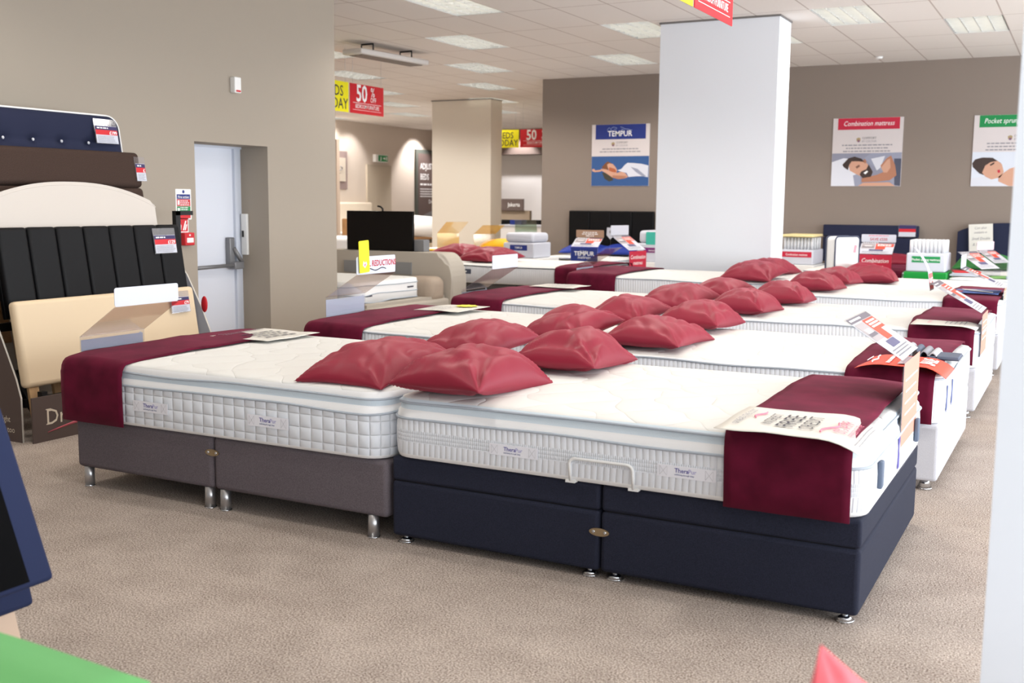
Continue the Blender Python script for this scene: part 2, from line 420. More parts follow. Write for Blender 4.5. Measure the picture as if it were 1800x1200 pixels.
W.node_tree.nodes['Background'].inputs[0].default_value = (.86, .93, 1, 1); W.node_tree.nodes['Background'].inputs[1].default_value = .4
S.view_settings.exposure = .08
# ------------------------------------------------------------------ beds
def ring(x0, x1, y0, y1, inset, r):
    x0 += inset; x1 -= inset; y0 += inset; y1 -= inset; r = max(r-inset*.6, .025)
    r = min(r, (x1-x0)/2-.002, (y1-y0)/2-.002)
    pts = []
    for cx, cy, a0, (nx, ny) in ((x1-r, y0+r, -90, (x1, y1-r)), (x1-r, y1-r, 0, (x0+r, y1)), (x0+r, y1-r, 90, (x0, y0+r)), (x0+r, y0+r, 180, (x1-r, y0))):
        for k in range(7):
            a = math.radians(a0+90*k/6); pts.append(V((cx+r*math.cos(a), cy+r*math.sin(a), 0)))
        p = pts[-1]; q = V((nx, ny, 0)); n = 22
        for k in range(1, n): pts.append(p.lerp(q, k/n))
    return pts
def loft(mb, rings, mats):
    R = [[mb.bm.verts.new(p) for p in r] for r in rings]; n = len(R[0])
    for i in range(len(R)-1):
        mb._set([mb.bm.faces.new((R[i][k], R[i][(k+1) % n], R[i+1][(k+1) % n], R[i+1][k])) for k in range(n)], mats[i], True)
    mb._set([mb.bm.faces.new(R[-1])], mats[-1], True); mb._set([mb.bm.faces.new(R[0][::-1])], mats[0])
def mattress(box, prof, label, group=None, r=.11, seed=1, wave=.005, crown=.02, top=None, pip=PIPING, extra=None):
    """prof: (inset, z, material above, waves?) from the bottom edge up; the last entry starts the top"""
    x0, x1, y0, y1 = box; top = top or TOP
    rings = []; ms = []; pipes = []
    for k, (ins, z, m, wv) in enumerate(prof):
        P = ring(x0, x1, y0, y1, ins, r)
        for q, p in enumerate(P): p.z = z + (wave*wob((p.x+p.y*1.3)*2.6, seed+k) if wv else 0)
        rings.append(P); ms.append(m)
        if wv: pipes.append((ins, z, k))
    zt = prof[-1][1]; W = min(x1-x0, y1-y0)/2
    for ins, dz in ((.03, .008), (.08, .014), (.2, .017), (.4, .019), (W-.03, crown)):
        P = ring(x0, x1, y0, y1, prof[-1][0]+ins if ins < W-.04 else ins, r)
        for p in P: p.z = zt + dz + .004*noise.noise(V((p.x*3, p.y*3, seed)))
        rings.append(P); ms.append(top)
    mb = MB(); loft(mb, rings, ms+[top]); o = mb.build('mattress'); tag(o, label, 'mattress', group)
    for ins, z, k in pipes:
        P = [p+V((0, 0, 0)) for p in rings[k]]
        cx, cy = (x0+x1)/2, (y0+y1)/2
        Q = []
        for p in P:
            Q.append(V((p.x+(.003 if p.x > cx else -.003), p.y+(.003 if p.y > cy else -.003), p.z)))
        MB().tube(Q, .0055, pip, 6, closed=True).build('piping', o)
    return o
def brand_label(parent, fr, w, h, swing=1):
    mb = MB().slab(fr, [(0, 0), (w, 0), (w, h), (0, h)], .002, mat('label_white', (240, 240, 246), .6))
    l = mb.build('brand_label', parent)
    t = MB()
    t.text('Thera', fr, w*.30, h*.46, h*.50, VIOLET, 'LEFT', .012).text('Pur', fr, w*.30+h*1.16, h*.46, h*.50, LVIOLET, 'LEFT', .006)
    t.text('well-being through sleep', fr, w*.30, h*.22, h*.17, BLUEINK, 'LEFT', .01)
    for a in (.04, .82):
        t.rect(fr, w*a, h*.12, w*a+w*.003+.001, h*.88, GPRINT).rect(fr, w*(a+.13), h*.12, w*(a+.13)+.001, h*.88, GPRINT)
        t.art(fr, [(w*a, h*.12), (w*a+.002, h*.12), (w*(a+.13), h*.88), (w*(a+.13)-.002, h*.88)], GPRINT)
        t.art(fr, [(w*a, h*.88), (w*a+.002, h*.88), (w*(a+.13), h*.12), (w*(a+.13)-.002, h*.12)], GPRINT)
    flat(t, 'lettering', l)
def glide(parent, x, y, h=.035):
    MB().cyl((x, y, 0), (x, y, .008), .032, CHROME, 20, .034).cyl((x, y, .008), (x, y, .022), .034, CHROME, 20, .012).cyl((x, y, .02), (x, y, h), .012, CHROME, 12).build('foot', parent)
def cone_foot(parent, x, y, h=.06):
    MB().cyl((x, y, 0), (x, y, .01), .036, CHROME, 20).cyl((x, y, .01), (x, y, h), .036, CHROME, 20, .014).build('foot', parent)
def link_plate(parent, x, y, z):
    pts = [(.042*math.cos(2*PI*k/24), .016*math.sin(2*PI*k/24)) for k in range(24)]
    fr = Fr((x, y-.006, z), (1, 0, 0), (0, 0, 1))
    m = MB().slab(fr, pts, .005, BRASS)
    p = m.build('link_plate', parent)
    MB().ball((x-.024, y-.006, z), .007, CHROME, (1, .5, 1)).ball((x+.024, y-.006, z), .007, CHROME, (1, .5, 1)).build('screw', p)

# --- navy based bed
b = thing('divan_base', 'navy blue fabric ottoman divan base on small chrome glides', 'divan base', (-1.57, 4.45, 0))
xm = -1.582
for a, c_ in ((-2.545, xm-.003), (xm+.003, -.61)):
    h = MB().span((a, 3.745, .032), (c_, 5.15, .274), NAVY, .018, 3).build('base_half', b)
    MB().span((a+.001, 3.748, .2745), (c_-.001, 5.149, .378), NAVY, .014, 3).build('lid_rim', b)
    MB().span((a+.02, 3.756, .262), (c_-.02, 5.14, .29), SEAM).build('seam', h)
    for x in (a+.05, c_-.05):
        for y in (3.785, 5.08): glide(b, x, y)
link_plate(b, xm, 3.745, .192)
u = MB(); P = [(-1.70, 3.726, .385), (-1.70, 3.716, .44)] + [(-1.675-.025*math.cos(PI/2*k/5), 3.714, .455+.022*math.sin(PI/2*k/5)) for k in range(6)] + [(-1.57, 3.714, .477)] + [(-1.465+.025*math.sin(PI/2*k/5), 3.714, .455+.022*math.cos(PI/2*k/5)) for k in range(6)] + [(-1.44, 3.716, .44), (-1.44, 3.726, .385)]
u.tube(P, .006, WPLAST, 8).span((-1.72, 3.722, .377), (-1.68, 3.75, .389), WPLAST).span((-1.46, 3.722, .377), (-1.42, 3.75, .389), WPLAST)
u.build('mattress_retainer', b, label='white metal mattress retainer bar')
m1 = mattress((-2.55, -.60, 3.725, 5.15), [(.03, .379, TAPE, 0), (.006, .385, TAPE, 0), (0, .402, RIB, 0), (-.004, .455, BAND, 0), (-.004, .505, RIB, 0), (0, .555, TAPE, 1), (.004, .58, TAPE, 0), (.012, .590, MESHB, 0), (.014, .622, MESHB, 1), (.02, .634, TOP, 0)],
              'white pillow topped mattress on the navy divan base, ribbed sides', seed=3)
frF = lambda x, z, y=3.7185: Fr((x, y, z), (1, 0, 0), (0, 0, 1))
brand_label(m1, frF(-2.055, .45), .215, .045); brand_label(m1, frF(-1.345, .452), .225, .045)
for y0_, m_, w_ in ((4.40, VIOLET, .04),):
    fr = Fr((-.594, y0_, .42), (0, 1, 0), (0, 0, 1))
    e_ = MB().slab(fr, [(0, 0), (w_, 0), (w_, .13), (0, .13)], .002, m_).build('care_label', m1, label='violet upright care label')
    t = MB(); t.art(fr, [(w_/2+.012*math.cos(2*PI*k/16), .085+.022*math.sin(2*PI*k/16)) for k in range(16)], LVIOLET); flat(t, 'printed_text', e_)
MB().box((-.588, 3.95, .50), (.018, .045, .10), mat('grey_webbing', (96, 108, 128), .6), .006).build('handle', m1, label='grey webbing carry handle')
MB().box((-.585, 4.86, .495), (.018, .045, .10), MATS['grey_webbing'], .006).build('handle', m1, label='grey webbing carry handle')

STEEL = mat('satin_steel', (196, 196, 198), .32, .9)
# --- grey based bed
b = thing('divan_base', 'grey fabric divan base on tall chrome cylinder legs', 'divan base', (-3.5, 4.45, 0))
xm = -3.548
for a, c_ in ((-4.465, xm-.003), (xm+.003, -2.565)):
    MB().span((a, 3.74, .10), (c_, 5.14, .352), GREYW, .022, 3).build('base_half', b)
    for x in (a+.055 if a < -4 else a+.045, c_-.045 if c_ < -3 else c_-.09):
        for y in (3.768, 5.09):
            MB().cyl((x, y, .006), (x, y, .104), .025, STEEL, 24).cyl((x, y, 0), (x, y, .006), .028, CHROME, 24).build('leg', b)
link_plate(b, xm, 3.74, .277)
m2 = mattress((-4.50, -2.57, 3.715, 5.14), [(.03, .353, TAPE, 0), (.006, .358, TAPE, 0), (0, .372, GRID, 0), (-.006, .45, GRID, 0), (0, .555, TAPE, 1), (.0, .578, TAPE, 0), (.012, .585, MESHB, 0), (.012, .616, TAPE, 1), (.01, .645, TOP, 0)],
              'white mattress with square stitched sides on the grey divan base', seed=8, wave=.007)
brand_label(m2, frF(-4.015, .437, 3.704), .225, .052); brand_label(m2, frF(-3.30, .44, 3.704), .235, .052)

# --- the other beds of the two rows: (x0, x1, y0, y1, base top, mattress edge)
def plain_bed(name_lab, mat_lab, box, zb, zt, fab, side=RIB, group=None, seed=5, feet=True, pip=PIPING):
    x0, x1, y0, y1 = box
    b = thing('divan_base', name_lab, 'divan base', ((x0+x1)/2, (y0+y1)/2, 0))
    xm = (x0+x1)/2
    MB().span((x0+.01, y0+.02, .055), (xm-.002, y1, zb), fab, .02, 3).build('base_half', b)
    MB().span((xm+.002, y0+.02, .055), (x1-.005, y1, zb), fab, .02, 3).build('base_half', b)
    for x in (x0+.08, x1-.07):
        for y in (y0+.09, y1-.08): cone_foot(b, x, y)
    return mattress(box, [(.03, zb+.001, TAPE, 0), (.004, zb+.008, TAPE, 0), (0, zb+.03, side, 0), (-.004, (zb+zt)/2, side, 0), (0, zt-.012, TAPE, 1), (.006, zt, TOP, 0)], mat_lab, group, seed=seed, wave=.006, pip=pip)
R2 = plain_bed('pale grey divan base with cone feet behind the navy divan base', 'white ribbed mattress right behind the navy based one, under the red leaflet', (-2.54, -.58, 5.74, 7.25), .35, .595, LGREYW, seed=2)
R3 = plain_bed('white grey divan base, third in the window side row', 'white mattress third in the window side row, under the curled white leaflet', (-2.54, -.585, 7.9, 9.45), .35, .605, LGREYW, seed=4)
R4 = plain_bed('pale divan base, fourth in the window side row', 'white mattress fourth in the window side row, under the blue and white leaflet', (-2.54, -.585, 10.05, 11.7), .36, .63, LGREYW, seed=6)
R5 = plain_bed('pale divan base, last in the window side row', 'white mattress last in the window side row, carrying the upright sample mattress', (-2.54, -.70, 12.3, 13.75), .33, .575, LGREYW, seed=7)
L2 = plain_bed('grey divan base behind the grey bed, below the reductions ticket', 'white mattress right behind the grid stitched one, with the yellow splashed leaflet', (-4.46, -2.57, 5.62, 7.1), .34, .635, GREYW, seed=11)
L3 = plain_bed('grey divan base, third in the aisle side row', 'white mattress third in the aisle side row, below the blank white ticket', (-4.62, -2.57, 7.72, 9.2), .36, .64, GREYW, seed=12)
L4 = plain_bed('grey divan base in front of the white pillar', 'deep white mattress touching the white pillar foot', (-4.75, -2.6, 10.3, 11.75), .38, .70, GREYW, seed=13)
for p_, y_ in ((R2, 5.88), (R2, 6.12)):
    fr = Fr((-.5735, y_, .40), (0, 1, 0), (0, 0, 1))
    MB().slab(fr, [(0, 0), (.05, .01), (.05, .13), (.01, .14)], .002, mat('slate_blue_label', (92, 106, 158), .5)).build('care_label', p_)

# ------------------------------------------------------------------ bed runners
def runner(x0, x1, yf, yb, zt, drop, label, seed=1, back=.12, mtl=VELVET, skew=0.):
    path = [(yf-.014, drop), (yf-.016, drop+.08), (yf-.017, (drop+zt)/2), (yf-.016, zt-.06)]
    path += [(yf-.012+.06*(1-math.cos(PI/2*k/5)), zt-.05+.058*math.sin(PI/2*k/5)) for k in range(6)]
    n = 16
    for k in range(1, n): path.append((yf+.05+(yb-yf-.1)*k/n, zt+.012+.012*math.sin(PI*k/n)))
    path += [(yb+.012-.06*(1-math.cos(PI/2*k/5)), zt-.05+.058*math.sin(PI/2*k/5)) for k in range(5, -1, -1)]
    path += [(yb+.016, zt-.06-back)]
    rows = []
    for i, (y, z) in enumerate(path):
        row = []
        for j in range(15):
            t = j/14; x = x0+(x1-x0)*t
            sidew = .012*wob(y*3.1+z*2, seed)*(1 if j in (0,) else .6 if j < 3 else .25)
            top = z > zt
            dz = .004*wob(y*7+x*5, seed+2) if top else 0
            dy = 0 if top else -.004*abs(wob(x*9, seed+4))
            row.append((x+sidew+skew*(y-yf), y+dy, z+dz-(.006*t**6 if top else 0)))
        rows.append(row)
    mb = MB().sheet(rows, mtl, .007)
    for f in mb.bm.faces: pass
    return tag(mb.build('bed_runner'), label, 'bed runner', 'burgundy velvet bed runners')
runner(-1.085, -.645, 3.722, 5.14, .65, .375, 'burgundy velvet runner over the foot of the navy based bed', 1)
runner(-4.485, -4.07, 3.708, 5.12, .655, .35, 'burgundy velvet runner over the foot of the grey based bed', 5)
runner(-1.06, -.62, 5.734, 7.22, .612, .36, 'burgundy velvet runner under the red leaflet and fabric swatches', 7)
runner(-1.05, -.62, 7.894, 9.43, .622, .38, 'burgundy velvet runner under the curled white leaflet, window side row', 9)
runner(-1.06, -.62, 10.044, 11.68, .647, .38, 'burgundy velvet runner under the blue and white leaflet', 12)
runner(-4.475, -4.02, 5.61, 7.08, .65, .36, 'burgundy velvet runner below the reductions ticket', 14)
runner(-4.635, -4.15, 7.71, 9.18, .656, .38, 'burgundy velvet runner below the blank white ticket, aisle side row', 17)
runner(-4.77, -4.22, 10.29, 11.73, .717, .4, 'burgundy velvet runner beside the white pillar foot', 19)

# ------------------------------------------------------------------ pillows
def pillow_mesh(seed, a=.37, bb=.25, h=.125, mtl=MAROON):
    rnd = random.Random(seed); NU, NV = 46, 34; mb = MB()
    def pt(u, v, side):
        x = a*u*(1-.05*(1-v*v)*(abs(u)**2)); y = bb*v*(1-.07*(1-u*u)*(abs(v)**2))
        e = max(0, (1-abs(u)**2.4))**.55*max(0, (1-abs(v)**2.2))**.55
        nz = noise.noise(V((x*5+seed, y*5, 0)))*.35 + noise.noise(V((x*11, y*11+seed, 3)))*.16
        # creases that run in from the corners
        d = abs(abs(u)-abs(v)); cr = math.exp(-(d/.10)**2)*min(1, (abs(u)**2+abs(v)**2)/1.2)
        cr2 = .5*math.exp(-((abs(u)-abs(v)*.55-.28+.15*math.sin(seed))/.07)**2)*abs(v)*(1 if u*math.cos(seed*3.1) > 0 else .15)
        if side > 0: z = h*e*(1+.35*nz) - h*(.10*cr+.16*cr2)*min(1, e*3)
        else: z = -h*.38*e**.8*(1+.1*nz)
        for su in (-1, 1):
            for sv in (-1, 1):
                ru, rv = (u-su)*a, (v-sv)*bb; rr = math.hypot(ru, rv)
                z += side*.020*math.exp(-rr/.13)*math.sin(9*math.atan2(rv*sv, ru*su)+seed*1.7+su)*min(1, e*2.2)
        if side > 0:
            z -= .030*e*math.exp(-((abs(u)-.72)/.16)**2-((v-.25*math.sin(seed*2.1))/.38)**2)*(1 if u*math.cos(seed) > 0 else .45)
            q = noise.noise(V((x*3.2+seed*3, y*9, 1.7))); z -= .022*e*math.exp(-(q/.10)**2)*(.4+.6*abs(v))
        droop = .03*(abs(u)*abs(v))**3 + .012*noise.noise(V((u*1.3+seed*2, v*1.3, 8)))
        return V((x, y, z-droop*.5))
    T = [[None]*(NV+1) for _ in range(NU+1)]; B = [[None]*(NV+1) for _ in range(NU+1)]
    def sp(t): return math.sin(t*PI/2)*.55+t*.45
    for i in range(NU+1):
        for j in range(NV+1):
            u, v = sp(-1+2*i/NU), sp(-1+2*j/NV)
            T[i][j] = mb.bm.verts.new(pt(u, v, 1))
            B[i][j] = T[i][j] if i in (0, NU) or j in (0, NV) else mb.bm.verts.new(pt(u, v, -1))
    fs = []
    for i in range(NU):
        for j in range(NV):
            fs.append(mb.bm.faces.new((T[i][j], T[i+1][j], T[i+1][j+1], T[i][j+1])))
            fs.append(mb.bm.faces.new((B[i][j], B[i][j+1], B[i+1][j+1], B[i+1][j])))
    mb._set(fs, mtl, True); return mb
def pillow(x, y, z, rz, label, seed, rx=0, ry=0, group='maroon pillows at the bed heads', mtl=MAROON, name='pillow', sc=(1, 1, 1), h=.125):
    o = pillow_mesh(seed, mtl=mtl, h=h).build(name, local=True)
    o.location = (x, y, z); o.rotation_euler = (math.radians(rx), math.radians(ry), math.radians(rz)); o.scale = sc
    return tag(o, label, 'pillow', group)
R = 90
PL = [
      (-2.84, 4.08, 0.7, 92, 'maroon pillow nearest the front on the grey based bed', 1, -5, 0.92, 0.95),
      (-2.29, 4.01, 0.692, 88, 'frontmost maroon pillow on the navy based bed, largest of all', 2, 5, 0.9, 1.2),
      (-2.17, 4.79, 0.7, 93, 'second maroon pillow on the navy based bed, behind the largest one', 3, 4, 0.88, 1.15),
      (-2.81, 4.96, 0.71, 89, 'second maroon pillow on the grey based bed, half hidden behind the front ones', 4, -4, 0.87, 0.95),
      (-2.72, 5.94, 0.705, 88, 'maroon pillow on the bed with the yellow splashed leaflet, nearer of its two', 5, -7, 0.87, 0.95),
      (-2.74, 6.93, 0.705, 92, 'maroon pillow on the bed with the yellow splashed leaflet, further of its two', 6, -5, 0.87, 0.95),
      (-2.23, 6.12, 0.652, 91, 'maroon pillow on the bed with the red leaflet, nearer of its two', 7, 3, 1.0, 1.05),
      (-2.25, 7.01, 0.675, 89, 'maroon pillow on the bed with the red leaflet, further of its two', 8, 3, 0.87, 1.1),
      (-2.8, 8.13, 0.702, 92, 'maroon pillow on the third aisle side bed, nearer of its two', 9, -4, 1.0, 0.98),
      (-2.73, 9.05, 0.715, 88, 'maroon pillow on the third aisle side bed, further of its two', 10, -3, 0.86, 0.9),
      (-2.29, 8.23, 0.665, 90, 'maroon pillow on the third window side bed, nearer of its two', 11, 3, 0.9, 1.15),
      (-2.22, 9.15, 0.675, 93, 'maroon pillow on the third window side bed, further of its two', 12, 3, 0.9, 1.15),
      (-2.88, 10.62, 0.77, 90, 'maroon pillow on the bed against the white pillar, nearer of its two', 13, -4, 1.04, 1.0),
      (-2.93, 11.5, 0.765, 84, 'maroon pillow on the bed against the white pillar, further of its two', 14, 4, 0.9, 1.0),
      (-2.24, 10.47, 0.688, 91, 'maroon pillow on the fourth window side bed, nearer of its two', 15, 3, 0.94, 1.1),
      (-2.25, 11.4, 0.69, 88, 'maroon pillow on the fourth window side bed, further of its two', 16, 3, 0.9, 1.1),
      (-2.07, 12.66, 0.635, 95, 'maroon pillow on the last window side bed, in front of the red ticket', 17, 3, 1.0, 1.2),
      (-2.28, 13.3, 0.645, 88, 'maroon pillow almost hidden behind the last window side pillow', 18, 3, 0.9, 1.1),
]
for x, y, z, rz, lab, sd, ry, sc, sz in PL:
    pillow(x, y, z, rz, lab, sd, 0, ry, sc=(sc, sc, sz))
# ------------------------------------------------------------------ price stands (bent acrylic ticket holders at the bed feet)
# built facing -Y: upright plate with a ticket, a sloping plate running back and up, sometimes a header card
def arc_rect(w, h, r=.012):
    P = []
    for cx, cy, a0 in ((w-r, r, -90), (w-r, h-r, 0), (r, h-r, 90), (r, r, 180)):
        P += [(cx+r*math.cos(math.radians(a0+30*k)), cy+r*math.sin(math.radians(a0+30*k))) for k in range(4)]
    return P
def price_stand(x, y, z0, rz, label, w=.42, hv=.4, sl=(.235, .15), front=None, slope='print', header=None, hh=.10, acryl=None, card_h=None, group=None, draw=None, head_draw=None):
    t = thing('price_stand', label, 'price stand', (x, y, z0), group, math.radians(rz))
    a = acryl or ACRY
    hx = w/2; L = math.hypot(*sl); sd = V((0, sl[0], sl[1]))
    mb = MB()
    mb.box((0, .002, hv/2), (w, .004, hv), ACRY if a is ACRYT else a)
    fr = Fr((-hx, .002, hv), (1, 0, 0), sd)
    mb.slab(fr, [(0, 0), (w, 0), (w, L), (0, L)], .004, a)
    mb.build('holder', t, local=True)
    ch = card_h or hv*.72
    f0 = Fr((-hx+.008, -.002, hv-ch), (1, 0, 0), (0, 0, 1)); cw = w-.016
    if front is not None:
        c_ = MB().box((0, -.0005, hv-ch/2-.01), (cw, .001, ch-.02), CARDW).build('ticket', t, local=True)
        d = MB(); f0 = Fr((-cw/2, -.0012, hv-ch), (1, 0, 0), (0, 0, 1))
        if front == 'peach':
            d.rect(f0, 0, .01, cw, ch-.01, PEACH); d.rows(f0, cw*.1, cw*.9, ch*.75, 4, ch*.13, WINK, .008, True)
        elif front in ('tempur', 'crimson'):
            d.rect(f0, 0, .01, cw, ch-.01, BLUEINK if front == 'tempur' else CRIMSON)
            if front == 'tempur':
                d.text('TEMPUR', f0, cw/2, ch*.42, .085, WINK, 'CENTER', .02, d=.002).text('mattress', f0, cw/2, ch*.2, .065, WINK, 'CENTER', shear=.2, sx=.9, d=.002)
                d.tube([f0.p(cw*(.35+.03*k), ch*(.72+.04*math.sin(k*1.9)), .002) for k in range(11)], .002, WINK, 4)
            else:
                d.text('Combination', f0, cw/2, ch*.55, .075, WINK, 'CENTER', .005, .25, .85, d=.002).text('mattress', f0, cw/2, ch*.25, .07, WINK, 'CENTER', .005, .25, .85, d=.002)
        elif front == 'white': d.rect(f0, .008, ch*.9, .022, ch*.96, GPRINT)
        elif front == 'amber': d.rect(f0, cw*.1, ch*.3, cw*.9, ch-.01, mat('amber_print', (206, 150, 92), .5)).rows(f0, cw*.2, cw*.8, ch*.8, 5, ch*.1, WINK, .01, True)
        d.build('printed_text', c_, local=True, normals=False)
    if slope and slope != 'tint':
        fs = Fr(fr.p(.008, .006, .0005), fr.r, fr.u); sw, sl_ = w-.016, L-.012
        c_ = MB().slab(fs, [(0, 0), (sw, 0), (sw, sl_), (0, sl_)], .001, GPRINT if slope == 'print' else CARDW if slope == 'card' else ACRYT).build('sloped_ticket', t, local=True)
        if slope in ('print', 'card'):
            d = MB()
            d.rect(fs, 0, sl_*.89, sw, sl_, DPRINT); d.rows(fs, sw*.05, sw*.6, sl_*.93, 1, .01, WINK, .01)
            d.rect(fs, sw*.45, sl_*.62, sw*.98, sl_*.88, ORANGE).rect(fs, sw*.45, sl_*.40, sw*.74, sl_*.62, ORANGE)
            d.rect(fs, sw*.03, sl_*.45, sw*.43, sl_*.86, mat('photo_grey', (172, 164, 166), .5)).rect(fs, sw*.06, sl_*.55, sw*.4, sl_*.62, DPRINT, .0014).rect(fs, sw*.12, sl_*.62, sw*.34, sl_*.72, mat('photo_pale', (212, 210, 212), .5), .0014)
            d.rect(fs, sw*.28, sl_*.24, sw*.70, sl_*.39, mat('slate_print', (98, 96, 128), .5))
            d.rows(fs, sw*.5, sw*.95, sl_*.8, 3, sl_*.06, WINK, .01).rows(fs, sw*.08, sw*.9, sl_*.18, 3, sl_*.055, GINK, .006)
            d.text('£', fs, sw*.3, sl_*.28, .05, WINK, 'LEFT', .01, d=.0018) if False else None
            d.build('printed_text', c_, local=True, normals=False)
    if header is not None:
        ho = Fr((-hx, sl[0], hv+sl[1]), (1, 0, 0), (0, .0, 1))
        h_ = MB().slab(ho, arc_rect(w, hh), .003, header).build('header_card', t, local=True)
        if head_draw:
            d = MB(); head_draw(d, ho, w, hh); d.build('printed_text', h_, local=True, normals=False)
    return t
# window side row: feet point to the window (+x)
price_stand(-.598, 4.68, .392, 90, 'acrylic price stand with peach ticket at the foot of the navy based bed', w=.46, hv=.45, front='peach', card_h=.36)
price_stand(-.582, 8.18, .40, 90, 'acrylic price stand with peach ticket beside the curled white leaflet, third window side bed', w=.46, hv=.33, sl=(.34, .19), front='peach', card_h=.3)
def sale_head(d, f, w, h): d.rect(f, .01, .01, w-.01, h-.01, mat('sale_red', (226, 96, 92), .5)); d.text('SALE', f, w/2, h*.3, h*.55, WINK, 'CENTER', .02, sx=1.2, d=.002)
st = tag(MB().slab(Fr((-.935, 8.05, .86), (0, 1, 0), (-.15, 0, 1)), arc_rect(.22, .13, .01), .002, CARDW).build('sale_card'), 'small red sale card standing on a price stand of the third window side bed', 'sale card')
d = MB(); sale_head(d, Fr((-.935, 8.05, .86), (0, 1, 0), (-.15, 0, 1)), .22, .13); flat(d, 'printed_text', st)
P = [(-.955-.012*k-.0025*k*k, 8.05+.02*k, .985+.035*k) for k in range(6)]
MB().sheet([[(x, y, z), (x+.01, y+.05, z)] for x, y, z in P], CARDW, .002).build('curled_strip', st)
price_stand(-.60, 10.62, .42, 90, 'acrylic price stand with amber ticket beside the blue and white leaflet', w=.46, hv=.32, sl=(.36, .16), front='amber', header=CARDW, hh=.115)
# aisle side row: feet point to the taupe wall, so their plain backs show
def red_head(d, f, w, h): pass
price_stand(-4.522, 4.05, .36, -90, 'acrylic stand with blank white cards at the grey based bed', w=.43, hv=.39, sl=(.26, .165), front='white', slope='tint', header=CARDW, hh=.095, card_h=.34, acryl=ACRYT)
s2 = price_stand(-4.55, 6.14, .36, -90, 'acrylic stand carrying the reductions ticket', w=.46, hv=.44, sl=(.26, .16), front='white', slope='tint', header=CARDW, hh=.12, card_h=.40, acryl=ACRYT)
ho = Fr((-4.284, 5.91, .96), (0, 1, 0), (0, 0, 1))
d = MB().text('FINAL REDUCTIONS', ho, .235, .055, .052, REDINK, 'CENTER', .003, .1, .85, d=.002)
d.tube([ho.p(.12+.02*k, .03+.008*math.sin(k*.8), .002) for k in range(12)], .003, INK, 4)
flat(d, 'lettering', bpy.data.objects[s2.name] if False else [c for c in s2.children if c.name.startswith('header')][0]) if False else None
hd = [c for c in s2.children if c.name.startswith('header')][0]
# the lettered side of this header faces the camera side: written in the stand's own frame
d = MB(); hf = Fr((.23, .26+.0045, .60), (-1, 0, 0), (0, 0, 1))
d.text('FINAL REDUCTIONS', hf, .25, .052, .056, REDINK, 'CENTER', .016, .1, .84, d=0)
d.tube([hf.p(.10+.02*k, .03+.008*math.sin(k*.8), .001) for k in range(13)], .003, INK, 4)
d.build('lettering', hd, local=True, normals=False)
yc = MB().slab(Fr((-4.275, 5.93, .97), (0, 1, .05), (0, -.05, 1)), arc_rect(.115, .215, .01), .002, YELLOW).build('yellow_card')
tag(yc, 'plain yellow card clipped over the reductions ticket', 'card')
f_ = Fr((-4.2745, 5.93, .97), (0, 1, .05), (0, -.05, 1)); d = MB()
d.art(f_, [(.035, .05), (.06, .03), (.085, .055), (.075, .075), (.06, .065), (.045, .08)], CARDW, .001).art(f_, [(.05, .055), (.06, .04), (.072, .06), (.06, .06)], PINKINK, .002); flat(d, 'printed_text', yc)
price_stand(-4.70, 8.22, .42, -90, 'acrylic stand with a blank white card at the third aisle side bed', w=.46, hv=.28, sl=(.30, .19), front='white', slope='tint', header=CARDW, hh=.115, card_h=.2, acryl=ACRYT)
price_stand(-4.86, 10.95, .40, -90, 'acrylic stand with a blank white card in front of the white pillar bed', w=.46, hv=.37, sl=(.34, .2), front='white', slope='tint', card_h=.34, acryl=ACRYT)

# ------------------------------------------------------------------ leaflets on the runners
def leaflet(x0, x1, y0, y1, z, label, mtl=PAPER, droop=(.0, .0), draw=None, curl=0, back=None):
    rows = []
    N = 14
    for i in range(N+1):
        x = x0+(x1-x0)*i/N; row = []
        for j in range(N+1):
            y = y0+(y1-y0)*j/N; s_ = j/N
            dz = -droop[0]*max(0, (i/N-.72)/.28)**2 - droop[1]*max(0, (.3-i/N)/.3)**2 + curl*(1-s_)**2 + .003*wob(x*9+y*6, 2)
            row.append((x, y, z+dz))
        rows.append(row)
    # rows run along x, columns along y: face up
    o = MB().sheet(rows, mtl, .0015).build('leaflet')
    return tag(o, label, 'leaflet')
lf = leaflet(-1.10, -.60, 3.60, 4.06, .680, 'cream credit leaflet curling over the front edge of the navy based bed', PAPER, (.045, .0))
fq = Fr((-.60, 3.60, .684), (0, 1, 0), (-1, 0, 0))       # read from the bed foot: along +y, tops towards the heads
def flow(mb, z0, x0, x1, droop):
    for v in mb.bm.verts:
        t = (v.co.x-x0)/(x1-x0); v.co.z += -droop*max(0, (t-.72)/.28)**2 + .003*wob(v.co.x*9+v.co.y*6, 2)
d = MB()
d.text('SPREAD THE COST', fq, .24, .44, .036, GINK, 'CENTER', 0, 0, .95)
d.text('INTEREST', fq, .23, .335, .052, INK, 'CENTER', -.004, 0, .95).text('FREE', fq, .23, .255, .092, INK, 'CENTER', .0, 0, 1.25).text('CREDIT', fq, .23, .188, .075, INK, 'CENTER', -.006, 0, .95)
d.text('0% APR', fq, .23, .078, .066, PINKINK, 'CENTER', .0, 0, .95).text('REPRESENTATIVE', fq, .23, .05, .03, PINKINK, 'CENTER', .0, 0, .9)
for k0 in (.155, .41): d.tube([fq.p((.10 if k0 < .3 else .22)+.018*k, k0+.012*math.sin(k*.75)-.004*k*(1 if k0 < .3 else 0), .0015) for k in range(11 if k0 < .3 else 8)], .0035, PINKINK, 4)
d.rows(fq, .04, .42, .03, 2, .012, GINK, .004, True)
flow(d, .684, -1.10, -.60, .045); flat(d, 'printed_text', lf)
l2 = leaflet(-4.36, -3.94, 4.60, 5.06, .682, 'cream printed leaflet at the far side of the grey based bed')
